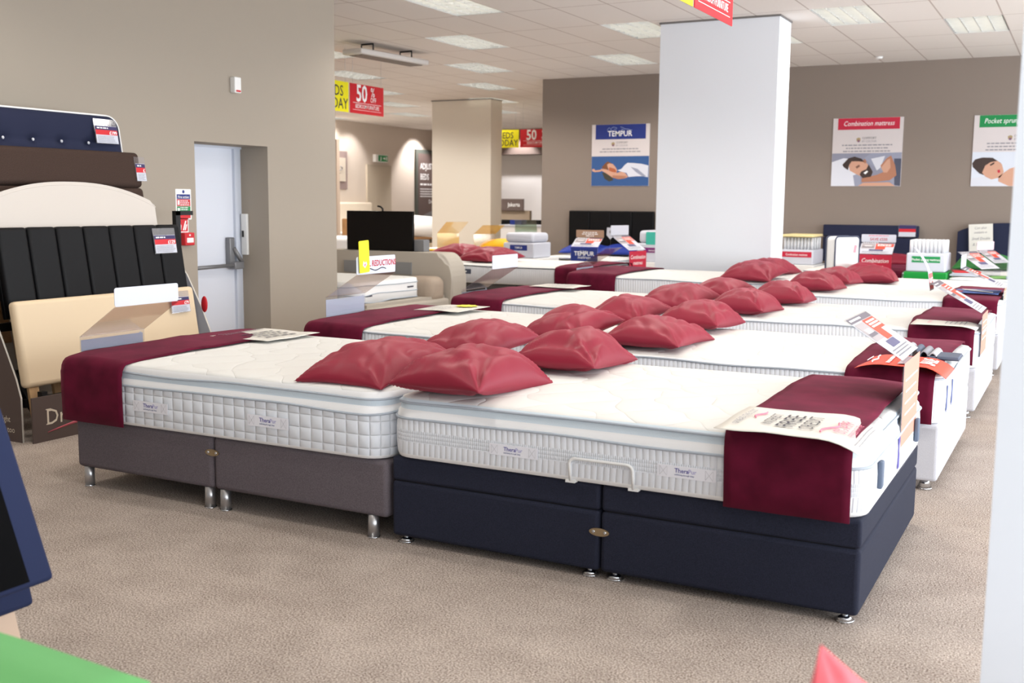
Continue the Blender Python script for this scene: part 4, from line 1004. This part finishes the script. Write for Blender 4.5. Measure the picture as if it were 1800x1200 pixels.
# handwritten card
fr = Fr((-1.43, 16.47, .80), (1, .0, .06), (-.06, -.05, 1)); o = tag(MB().slab(fr, [(0, 0), (.31, 0), (.31, .40), (0, .40)], .002, PAPER).build('handwritten_card'), 'white handwritten card propped on the curved navy headboard', 'card')
d = MB().text('Can also', fr, .15, .33, .05, GINK, 'CENTER', -.004, .3, .9).text('available in', fr, .15, .27, .045, GINK, 'CENTER', -.004, .3, .85).text('Small Double', fr, .155, .18, .055, GINK, 'CENTER', -.002, .3, .8).text('& Superking', fr, .155, .10, .055, GINK, 'CENTER', -.002, .3, .8); flat(d, 'lettering', o)
BLUEP = mat('royal_blue_cotton', (26, 52, 150), .6, sheen=.2, bump=(180, .2, .0015)); GREENP = mat('emerald_cotton', (48, 118, 56), .65, sheen=.2, bump=(180, .2, .0015)); YELP = mat('yellow_cotton', (236, 182, 30), .65, sheen=.1)
DMAR = MAROON
pillow(-7.15, 16.1, .70, 0, 'royal blue pillow against the black headboard, behind the white foam block', 41, 8, 0, 'blue pillows under the blue poster', BLUEP, h=.1)
pillow(-6.52, 16.1, .70, 4, 'royal blue pillow against the black headboard, behind the price stands', 42, 8, 0, 'blue pillows under the blue poster', BLUEP, h=.1)
pillow(-2.90, 16.05, .68, 0, 'maroon pillow under the red poster, partly behind the upright sample mattress', 43, 6, 0, 'maroon pillows at the back wall', h=.1)
pillow(-2.36, 16.05, .68, 3, 'maroon pillow under the red poster, beside the red ticket', 44, 6, 0, 'maroon pillows at the back wall', h=.1)
pillow(-1.14, 15.9, .68, -3, 'emerald green pillow below the handwritten card', 45, 8, 0, None, GREENP, h=.12, sc=(1.1, 1.2, 1.1))
# foam sample blocks on stands
def sample(x0, x1, y0, y1, z0, z1, zs, label, bandm, word, topm=CARDW, spring=False, lab_w=.7):
    t = thing('mattress_sample', label, 'mattress sample', ((x0+x1)/2, (y0+y1)/2, z0))
    MB().span((x0, y0, z0), (x1, y1, zs), CARDW, .02, 3).build('lower_shell', t)
    if spring:
        n = 9
        for k in range(n):
            for q in range(4):
                x = x0+.02+(x1-x0-.04)*(k+.5)/n; y = y0+.02+(y1-y0-.04)*(q+.5)/4
                m = MB().cyl((x, y, zs), (x, y, z1), (x1-x0-.04)/n*.49, mat('spring_pocket_cloth', (212, 214, 218), .85), 10).ball((x, y, z1), (x1-x0-.04)/n*.46, mat('spring_pocket_cloth', (226, 228, 232), .85), (1, 1, .35), 10); m.build('pocket_spring', t)
        if topm is not CARDW: MB().span((x0+.01, y0+.01, z1+.015), (x1-.01, y1-.01, z1+.05), topm, .012).build('foam_top', t)
    else:
        mm = MB().span((x0+.02, y0+.015, zs+.002), (x1-.02, y1-.02, z1), topm, .05, 4); mm.build('upper_shell', t)
    fr = Fr((x0+(x1-x0)*(1-lab_w)/2, y0-.003, z0+(zs-z0)*.5), (1, 0, 0), (0, 0, 1)); w = (x1-x0)*lab_w
    l = MB().slab(fr, [(0, 0), (w, 0), (w, .075), (0, .075)], .003, bandm).build('name_label', t)
    flat(MB().text(word, fr, w/2, .022, .042, WINK, 'CENTER', .006, 0, .8), 'lettering', l)
    return t
def plinth(x0, x1, y0, y1, h, label, m):
    return tag(MB().span((x0, y0, 0), (x1, y1, h), m, .008).build('plinth'), label, 'plinth')
plinth(-7.52, -6.82, 13.72, 14.42, .66, 'white plinth under the white foam block at the back', WPLAST)
sample(-7.42, -6.92, 13.80, 14.35, .662, 1.02, .88, 'white foam block with a blue name label, before the black headboard', BLUEINK, 'TEMPUR', lab_w=.55)
plinth(-6.02, -5.35, 15.3, 16.0, .58, 'white plinth half hidden behind the white pillar', WPLAST)
sm = sample(-5.96, -5.40, 15.34, 15.95, .582, 1.05, .86, 'white block with teal picture and purple label, behind the white pillar', mat('purple_label', (120, 30, 110), .5), 'memory foam', lab_w=.62)
fr = Fr((-5.82, 15.34, .84), (1, 0, 0), (0, 0, 1)); flat(MB().slab(fr, arc_rect(.34, .19), .004, mat('teal_print', (64, 178, 160), .5)), 'picture', sm)
plinth(-3.80, -3.30, 15.2, 15.95, .62, 'white plinth below the spring sample beside the white pillar', WPLAST)
sample(-3.78, -3.32, 15.25, 15.9, .622, .99, .83, 'spring sample with yellow foam top and red label beside the white pillar', CRIMSON, 'Combination mattress', mat('yellow_foam', (232, 216, 160), .8), True, .9)
plinth(-1.93, -1.44, 13.9, 14.5, .655, 'bright green plinth below the pocket spring sample', mat('bright_green_board', (0, 146, 52), .5))
sample(-1.91, -1.46, 13.92, 14.48, .657, 1.035, .885, 'pocket spring sample with green label on the green plinth', GREEN, 'Pocket sprung mattress', CARDW, True, .72)
# miniature upright mattress
t = thing('upright_sample_mattress', 'small white sample mattress standing upright with dark edging, before the red ticket', 'sample mattress', (-2.62, 13.4, .6))
rt = Matrix.Rotation(math.radians(62), 3, 'Z')
MB().box((-2.58, 13.45, .86), (.44, .17, .44), WHITE, .05, 4, rot=rt).build('body', t)
for s_ in (-1, 1):
    P = []
    for cx, cz, a0 in ((.17, .17, 0), (-.17, .17, 90), (-.17, -.17, 180), (.17, -.17, 270)):
        for k in range(5):
            a = math.radians(a0+90*k/4); P.append(V((-2.58, 13.45, .86))+rt @ V((cx+.05*math.cos(a), .068*s_, cz+.05*math.sin(a))))
    MB().tube(P, .009, mat('slate_edging', (70, 76, 96), .7), 6, True).build('edging', t)
MB().box(V((-2.58, 13.45, .93))+rt @ V((.12, -.088, 0)), (.04, .008, .09), mat('pinkish_tag', (206, 150, 162), .5), rot=rt @ Matrix.Rotation(.2, 3, 'Y')).build('swing_tag', t)
# tickets at the back
def save_head(d, f, w, h): d.text('SAVE £550', f, w/2, h*.22, h*.5, REDINK, 'CENTER', .004, 0, .95, d=.002).rows(f, w*.15, w*.85, h*.78, 1, .02, PINKINK, h*.1, True)
def tan_head(d, f, w, h): d.rows(f, w*.2, w*.8, h*.62, 2, h*.22, WINK, h*.12, True); d.rows(f, w*.35, w*.65, h*.15, 1, .02, WINK, h*.14, True)
price_stand(-2.36, 14.42, .585, 0, 'red ticket stand with a save price card, on the bed under the red poster', w=.43, hv=.25, sl=(.22, .145), front='crimson', slope='card', header=CARDW, hh=.10, card_h=.24, head_draw=save_head)
price_stand(-6.41, 14.40, .60, 0, 'blue ticket stand with a tan header card, before the black headboard', w=.44, hv=.22, sl=(.2, .13), front='tempur', slope='card', header=mat('tan_card', (172, 140, 116), .5), hh=.11, card_h=.215, head_draw=tan_head)
price_stand(-5.2, 13.42, .45, 76, 'red fronted ticket stand with a white header, beside the white pillar', w=.40, hv=.39, sl=(.3, .19), front='crimson', slope='card', header=CARDW, hh=.13, card_h=.25)
o = tag(MB().slab(Fr((-6.16, 14.62, .93), (1, 0, 0), (.05, 0, 1)), [(.0, .06), (.06, 0), (.13, .06), (.13, .17), (0, .17)], .002, CARDW).build('pointer_card'), 'little white pointer card above the blue and red ticket stands', 'card')
MB().cyl((-6.10, 14.632, .62), (-6.10, 14.632, .95), .004, ACRY, 6).build('stem', o)
flat(MB().art(Fr((-6.16, 14.62, .93), (1, 0, 0), (.05, 0, 1)), [(.065+.025*math.cos(k*PI/6), .11+.025*math.sin(k*PI/6)) for k in range(12)], GINK), 'printed_text', o)
price_stand(-.98, 14.3, .58, 62, 'grey ticket stand on the bed under the green poster, nearest the near pillar', w=.4, hv=.12, sl=(.34, .2), slope='print')
price_stand(-.92, 15.4, .585, 62, 'grey ticket stand with header card in front of the curved navy headboard', w=.38, hv=.14, sl=(.26, .16), slope='print', header=mat('pink_card', (236, 206, 214), .5), hh=.11)
# printed bed foot mats and odd papers
bm = leaflet(-7.58, -6.62, 14.47, 14.78, .632, 'white bed foot mat with a blue band and white lettering', PAPER, (0, 0))
fq = Fr((-6.62, 14.78, .636), (-1, 0, 0), (0, -1, 0)); d = MB().rect(fq, .03, .10, .93, .27, BLUEINK, .002).text('TEMPUR', fq, .48, .13, .15, WINK, 'CENTER', .03, .15, 1.1, d=.004); flat(d, 'printed_text', bm)
t = runner(-2.44, -2.02, 14.43, 16.4, .615, .42, 'maroon runner along the side of the bed under the red poster', 35, mtl=VELVET)
lf2 = leaflet(-6.0, -5.40, 12.7, 13.2, .668, 'red printed leaflet on the dark edged bed', CRIMSON)
d = MB(); fq = Fr((-6.0, 12.7, .672), (1, 0, 0), (0, 1, 0)); d.rows(fq, .08, .5, .35, 4, .08, WINK, .025, True); flat(d, 'printed_text', lf2)
t = thing('leaflet_stack', 'stack of red edged cards at the corner of the green pillow bed', 'card stack', (-1.3, 14.15, .615))
for k, (m_, dz) in enumerate(((CARDW, 0), (CARDW, .02), (RED, .04))): MB().box((-1.27+.01*k, 14.2, .625+dz), (.30, .3, .016), m_, rot=Matrix.Rotation(.1*k, 3, 'Z')).build('card', t)
gl = leaflet(-1.0, -.35, 13.95, 14.5, .612, 'green and blue printed mat on the bed under the green poster', mat('leaflet_green', (120, 176, 96), .5), (0, 0))
d = MB(); fq = Fr((-1.0, 13.95, .617), (1, 0, 0), (0, 1, 0)); d.rect(fq, .2, .06, .42, .22, mat('leaflet_violet', (104, 110, 196), .5), .001).art(fq, [(.31+.06*math.cos(k*PI/6), .13+.06*math.sin(k*PI/6)) for k in range(12)], WINK, .002); flat(d, 'printed_text', gl)

# ------------------------------------------------------------------ dark edged bed and its neighbour, left of the white pillar
DGW = mat('charcoal_weave', (84, 80, 78), .9, spec=.2, bump=(300, .4, .002))
BLKPIP = mat('black_piping', (26, 28, 30), .7)
b = thing('divan_base', 'charcoal divan base of the black edged mattress', 'divan base', (-6.2, 12.5, 0))
MB().span((-7.10, 11.83, .04), (-6.17, 13.25, .44), DGW, .02).build('base_half', b); MB().span((-6.165, 11.83, .04), (-5.26, 13.25, .44), DGW, .02).build('base_half', b)
for x in (-7.0, -5.35):
    for y in (11.92, 13.15): glide(b, x, y, .05)
mm = mattress((-7.12, -5.25, 11.8, 13.3), [(.03, .441, TAPE, 0), (0, .455, RIB, 0), (0, .655, RIB, 1), (.006, .667, TOP, 0)], 'white mattress with black piping and a dark name label, left of the white pillar', seed=51, pip=BLKPIP)
fr = Fr((-7.10, 11.796, .555), (1, 0, 0), (0, 0, 1)); l = MB().slab(fr, [(0, 0), (.30, 0), (.30, .06), (0, .06)], .003, mat('slate_label', (82, 88, 104), .5)).build('name_label', mm)
d = MB().rect(fr, .05, .015, .08, .045, WINK).rows(fr, .10, .24, .022, 1, .02, WINK, .016); flat(d, 'printed_text', l)
runner(-5.62, -5.22, 11.79, 13.28, .673, .45, 'burgundy velvet runner on the black edged mattress', 53)
pillow(-6.82, 12.35, .745, 78, 'maroon pillow on the black edged mattress', 54, 0, -3, 'maroon pillows left of the white pillar', sc=(1, 1.15, 1.1))
b = thing('divan_base', 'black divan base behind the television bed', 'divan base', (-8.1, 12.6, 0))
MB().span((-9.05, 11.83, .04), (-7.19, 13.25, .40), BLACKM, .02).build('base_half', b)
mattress((-9.1, -7.17, 11.8, 13.3), [(.03, .401, TAPE, 0), (0, .415, TAPE, 1), (0, .50, BLKPIP, 1), (0, .56, TAPE, 1), (.0, .655, TAPE, 0), (.006, .667, TOP, 0)], 'striped edge mattress mostly hidden behind the television bed', seed=57, pip=BLKPIP)
pillow(-7.55, 12.85, .75, 84, 'maroon pillow on the striped edge mattress behind the television', 58, 0, 3, 'maroon pillows left of the white pillar', sc=(1, 1.2, 1.1))

# television bed beside the wall corner
UPH = mat('oatmeal_upholstery', (186, 178, 166), .95, spec=.12, bump=(300, .4, .002)); UPH2 = mat('oatmeal_boucle', (176, 160, 144), .95, spec=.1, bump=(120, .6, .006))
t = thing('television_bed', 'oatmeal upholstered bed with a television rising from its curved footboard', 'bed', (-7.4, 10, 0))
MB().span((-6.62, 9.14, .03), (-6.46, 10.72, .35), UPH, .03, 3).build('side_rail', t)
MB().span((-8.42, 9.14, .03), (-8.26, 10.72, .35), UPH, .03, 3).build('side_rail', t)
pf = [(0, 0), (2.0, 0), (2.0, .50)] + [(2.0-.20*(1-math.cos(PI/2*k/8)), .50+.33*math.sin(PI/2*k/8)) for k in range(1, 9)] + [(.2, .83)] + [(.2*math.cos(PI/2*k/8), .50+.33*math.cos(PI/2*k/8)) if False else (.2-.2*math.sin(PI/2*k/8), .83-.33*(1-math.cos(PI/2*k/8))) for k in range(1, 9)]
fr = Fr((-8.44, 10.72, .03), (1, 0, 0), (0, 0, 1))
mb = MB().slab(fr, pf, .34, UPH)
mb.bm.edges.ensure_lookup_table(); fe = [e_ for e_ in mb.bm.edges if all(abs(v.co.y-10.72) < 1e-4 for v in e_.verts)]
o_ = bmesh.ops.bevel(mb.bm, geom=fe, offset=.04, segments=3, affect='EDGES')
for f in o_['faces']: f.smooth = True
mb.build('footboard', t)
MB().span((-7.95, 10.70, .60), (-6.98, 10.722, .74), mat('grey_slot_cover', (142, 142, 142), .7)).build('slot_cover', t)
MB().span((-6.90, 10.38, .30), (-6.5, 10.71, .60), UPH2, .09, 5).build('bolster', t)
MB().span((-8.36, 9.16, .34), (-6.52, 10.70, .38), UPH).build('slat_board', t)
mmx = mattress((-8.28, -6.64, 9.16, 10.38), [(.03, .381, TAPE, 0), (0, .39, TAPE, 1), (.0, .47, TAPE, 1), (0, .56, TAPE, 1), (.006, .60, TOP, 0)], 'white soft mattress in the television bed', seed=61, wave=.012)
for x, z in ((-6.637, .45), (-6.637, .50)):
    MB().span((x, 9.3 if z < .47 else 10.1, z), (x+.003, 9.42 if z < .47 else 10.22, z+.016), INK).build('stitched_mark', mmx)
tv = thing('television', 'black television standing up from the oatmeal footboard', 'television', (-7.5, 10.9, .86))
MB().span((-8.02, 10.86, .84), (-7.06, 10.90, 1.335), mat('tv_black_gloss', (7, 6, 7), .25, spec=.2), .006).build('screen', tv)
MB().span((-8.06, 10.84, .845), (-7.0, 11.02, .862), BLACKP).build('lift_tray', tv)
MB().span((-7.08, 10.90, .86), (-6.93, 11.03, 1.0), mat('grey_weave_box', (126, 126, 128), .8), .006).build('side_flap', tv)
MB().tube([(-7.50, 10.88, 1.33), (-7.50, 10.88, 1.36), (-7.53, 10.88, 1.385), (-7.57, 10.88, 1.392)], .012, BLACKP, 8).build('bracket', tv)

# ------------------------------------------------------------------ the far hall
s_ = tag(MB().span((-17.05, 24.28, 2.5), (-16.95, 24.85, 2.7), WPLAST, .01).build('exit_sign'), 'green emergency exit sign over the beige door in the far hall', 'exit sign')
fw = Fr((-16.949, 24.38, 2.5), (0, 1, 0), (0, 0, 1)); d = MB().rect(fw, .02, .02, .46, .18, GREEN).art(fw, [(.1, .04), (.13, .09), (.12, .14), (.15, .15), (.17, .1), (.15, .04)], WINK, .002).art(fw, [(.25, .08), (.33, .08), (.33, .05), (.36, .1), (.33, .15), (.33, .12), (.25, .12)], WINK, .002).rect(fw, .39, .05, .43, .15, WINK, .002); flat(d, 'printed_text', s_)
dr2 = struct(MB().span((-17.05, 23.96, 0), (-17.0, 25.09, 2.42), mat('beige_door_paint', (188, 176, 158), .7)), 'door_2')
t = thing('display_board', 'tall brown adjustable beds board in a grey green frame', 'display board', (-17, 27.0, 0))
MB().span((-17.04, 26.32, .6), (-16.98, 27.98, 2.93), mat('grey_green_frame', (84, 88, 82), .6)).build('frame', t)
fw = Fr((-16.975, 26.42, .7), (0, 1, 0), (0, 0, 1)); p_ = MB().slab(fw, [(0, 0), (1.46, 0), (1.46, 2.12), (0, 2.12)], .004, mat('brown_board_print', (102, 86, 82), .6)).build('panel', t)
d = MB().text('ADJUSTABLE', fw, .10, 1.68, .24, WINK, 'LEFT', .01, 0, .85).text('BEDS', fw, .10, 1.38, .24, WINK, 'LEFT', .01, 0, .85).rows(fw, .10, 1.1, 1.22, 1, .1, WINK, .05).rows(fw, .10, 1.2, 1.10, 4, .07, WINK, .025).text('Dreams', fw, .55, .70, .16, WINK, 'LEFT', .004, 0, .9)
d.art(fw, [(.18, -.0), (.18, .30), (.30, .38), (.7, .48), (1.4, .52), (1.4, 0)], mat('printed_grey_bed', (130, 130, 132), .6)).art(fw, [(.3, .0), (.3, .24), (.7, .33), (1.4, .36), (1.4, 0)], mat('printed_grey_bed_dark', (104, 104, 108), .6), .002); flat(d, 'printed_text', p_)
o = tag(MB().span((-17.05, 22.4, 1.75), (-17.02, 23.1, 2.72), mat('mauve_board', (150, 132, 130), .6)).build('wall_poster'), 'mauve framed picture on the far wall beside the taupe wall corner', 'poster')
MB().span((-17.02, 22.4, 1.95), (-16.98, 22.98, 2.55), mat('pale_picture', (206, 196, 182), .6)).build('picture', o)
fw = Fr((-16.978, 22.4, 1.95), (0, 1, 0), (0, 0, 1)); flat(MB().tube([fw.p(.35+.1*math.sin(k), .38-.03*k, .002) for k in range(7)], .012, GINK, 4), 'drawing', o)
CRB = mat('cream_boucle', (226, 214, 196), .9, bump=(60, .4, .01)); OAK = mat('oak_veneer', (176, 132, 88), .55, var=(6, .15))
t = thing('upholstered_bed', 'cream headboard bed with an oak frame in the far hall, behind the television', 'bed', (-16, 23, 0))
MB().span((-17.02, 22.0, .35), (-16.88, 24.02, 1.42), CRB, .05, 3).build('headboard', t)
MB().span((-16.86, 22.2, .1), (-14.9, 23.9, .4), OAK, .02).build('frame', t); MB().span((-14.98, 21.6, .1), (-14.9, 23.9, .95), OAK, .02).build('footboard', t)
mattress((-16.84, -15.0, 22.25, 23.85), [(.03, .401, TAPE, 0), (0, .41, TAPE, 0), (0, .63, TAPE, 1), (.006, .66, TOP, 0)], 'white mattress on the oak framed bed in the far hall', seed=71)
t = thing('upholstered_bed', 'low wood sided bed with white bedding at the far side of the television', 'bed', (-11.6, 16.5, 0))
MB().span((-12.6, 15.6, .05), (-11.2, 16.9, .52), mat('light_oak_side', (196, 170, 136), .6), .02).build('frame', t)
MB().span((-12.55, 15.62, .521), (-11.25, 16.88, .80), TAPE, .05, 4).build('bedding', t)
MB().span((-12.6, 16.9, .05), (-11.2, 17.0, 1.12), OAK, .02).build('headboard', t)
pillow(-11.45, 14.6, .66, 15, 'blue and white cushion at the wall corner beside the television', 72, 10, 20, None, BLUEP, 'cushion', (.9, 1, 1))
tag(MB().span((-11.9, 14.2, 0), (-10.9, 14.95, .50), UPH, .06, 4).build('ottoman'), 'oatmeal ottoman under the blue cushion beside the television', 'ottoman')
t = thing('adjustable_bed', 'beige adjustable bed with a raised white mattress below the brown board', 'bed', (-14.5, 22.4, 0))
MB().span((-14.3, 20.3, .0), (-12.6, 22.5, .55), mat('beige_bed_fabric', (196, 180, 156), .9), .03).build('base', t)
rows = []
for k in range(9):
    y = 20.3+2.2*k/8; z = .60+.28*math.exp(-((k-2.2)/1.9)**2); rows.append([(-14.35, y, z), (-13.5, y, z+.05), (-12.65, y, z)])
mb = MB().sheet(rows, TAPE, .22); mb.build('raised_mattress', t)
pillow(-13.0, 22.0, .95, 40, 'white pillow on the raised adjustable bed', 73, 0, 20, None, TAPE, sc=(1, 1, 1.3))
# things behind the cream pillar and the dark edged bed
t = thing('upholstered_bed', 'beige wing bed with a brown name board near the distant red sign', 'bed', (-12.6, 24.5, 0))
MB().span((-13.6, 24.5, .1), (-12.42, 24.62, 1.25), mat('taupe_bed_fabric', (150, 134, 116), .9), .02).build('headboard', t)
MB().span((-13.6, 22.7, .0), (-12.42, 24.48, .5), MATS['taupe_bed_fabric'], .02).build('base', t)
MB().span((-13.55, 22.75, .501), (-12.47, 24.45, .72), TAPE, .05, 3).build('bedding', t)
nb = MB().span((-13.3, 24.4, 1.25), (-12.55, 24.44, 1.54), BROWNP).build('name_board', t)
fw = Fr((-13.3, 24.397, 1.25), (1, 0, 0), (0, 0, 1)); flat(MB().text('Jakarta', fw, .48, .10, .14, WINK, 'CENTER', .002, 0, .9), 'lettering', nb)
headboard(-12.1, -10.62, .5, 1.07, 'black headboard beside the cream pillar in the far hall', blk, 1, 0, 21.5)
t = thing('divan_base', 'pale divan with white bedding beside the cream pillar', 'divan base', (-11.3, 20.6, 0)); MB().span((-12.0, 20.1, .0), (-10.4, 21.4, .5), UPH, .02).build('base_half', t); MB().span((-11.95, 20.12, .501), (-10.45, 21.35, .72), TAPE, .05, 3).build('bedding', t)
pillow(-10.9, 20.7, .80, 10, 'white pillow beside the cream pillar', 74, 0, 0, None, TAPE, h=.14)
t = thing('divan_base', 'long pale divan behind the maroon pillows of the black edged bed', 'divan base', (-8.6, 15.2, 0))
MB().span((-9.9, 14.6, .0), (-7.75, 15.9, .45), UPH, .02).build('base_half', t); MB().span((-9.88, 14.62, .451), (-7.77, 15.88, .68), TAPE, .05, 3).build('bedding', t)
pillow(-8.05, 15.0, .77, 20, 'yellow pillow beside the white foam block', 75, 0, 0, None, YELP, h=.12)
rn = tag(MB().span((-9.5, 14.58, .681), (-8.1, 14.9, .70), YELP, .008).build('bed_throw'), 'orange yellow throw behind the maroon pillows', 'throw')
AMB = glass_mat('amber_acrylic', (244, 232, 208), .12); GRA = glass_mat('green_acrylic', (210, 224, 210), .15)
price_stand(-8.90, 14.72, .70, 62, 'amber acrylic stand before the cream pillar face', w=.4, hv=.26, sl=(-.28, .18), slope=None, acryl=AMB)
price_stand(-8.24, 14.72, .70, 62, 'amber acrylic stand at the cream pillar edge', w=.4, hv=.26, sl=(-.26, .14), slope=None, acryl=AMB)
price_stand(-8.15, 15.95, .70, 30, 'green acrylic stand behind the yellow pillow', w=.36, hv=.3, sl=(.24, .16), slope=None, acryl=GRA)
t = thing('bedside_display', 'small dark topped white display cabinet beyond the green stand', 'cabinet', (-9.6, 18.5, 0)); MB().span((-9.9, 18.3, 0), (-9.0, 18.8, 1.0), PALEW, .01).build('body', t); MB().span((-9.92, 18.28, 1.0), (-8.98, 18.82, 1.03), CARDW).build('top', t); MB().span((-9.75, 18.4, 1.03), (-9.5, 18.6, 1.12), BLUEINK).build('label_block', t)

# ------------------------------------------------------------------ things close to the camera
nvl = mat('deep_navy_cloth', (38, 46, 76), .85, spec=.2, bump=(300, .3, .002)); bbk = mat('black_backing_cloth', (10, 10, 12), .95, spec=.1)
def near_board(label, x, y1, z0, h, m, back, lean=20, th=.06):
    t = thing('headboard', label, 'headboard', (x, y1-.55, z0), 'headboards leaning close to the camera'); t.rotation_euler = (0, -math.radians(lean), 0)
    MB().box((0, 0, h/2), (th, 1.1, h), m, .015, 3).build('padded_panel', t, local=True)
    MB().box((th/2+.002, -.035, h/2-.01), (.006, 1.0, h-.05), back).build('backing', t, local=True)
    return t
t = near_board('navy headboard with black backing leaning at the front picture edge', -2.56, 2.03, .365, .62, nvl, bbk, 22)
t = near_board('lower navy headboard leaning behind the front black backed one', -2.82, 2.16, .20, .6, nvl, nvl, 16); MB().box((.0, .45, -.10), (.03, .07, .26), mat('pale_strut', (206, 180, 158), .6)).build('strut', t, local=True)
t = near_board('grey headboard leaning lowest at the front picture edge', -3.0, 1.98, .10, .45, GREYW, GREYW, 10)
rk2 = thing('headboard_rack', 'low black rack at the front picture edge', 'display rack', (-3.1, 1.5, 0))
MB().span((-3.05, .9, 0), (-3.0, 2.2, .06), BLACKM).span((-2.78, .9, 0), (-2.74, 1.9, .07), BLACKM).span((-3.08, .95, 0), (-3.04, 1.0, 1.1), BLACKM).span((-3.08, 2.0, 0), (-3.04, 2.05, 1.0), BLACKM).build('frame', rk2)
GRN = mat('grass_green_cotton', (104, 178, 104), .75, sheen=.1)
b = thing('divan_base', 'divan base below the grass green cover, out of the picture', 'divan base', (-2.3, .6, 0)); MB().span((-2.6, -.6, .0), (-1.55, 1.2, .592), GREYW, .02).build('base_half', b)
rows = [[(-2.6+1.185*j/14, -.2+1.52*i/14, .600-.006*(j/14)**3*(i/14)**3+.004*math.sin(i*.7+j*.5)) for j in range(15)] for i in range(15)]
tag(MB().sheet(rows, GRN, .012).build('bed_cover'), 'grass green bed cover corner at the bottom picture edge', 'bed cover')
PNK = mat('salmon_pink_cotton', (232, 104, 112), .7, sheen=.1)
b = thing('divan_base', 'divan base below the pink pillow, out of the picture', 'divan base', (-.2, 1.0, 0)); MB().span((-.8, .25, .0), (.6, 1.38, .55), GREYW, .02).build('base_half', b)
o = pillow(-.255, 1.40, .675, 52, 'salmon pink pillow corner poking up at the bottom picture edge', 81, 0, 0, None, PNK, h=.10, sc=(.44, .40, .40)); o.rotation_euler = (Matrix.Rotation(math.radians(62), 3, 'Z') @ Matrix.Rotation(math.radians(80), 3, 'X') @ Matrix.Rotation(math.radians(52), 3, 'Z')).to_euler()
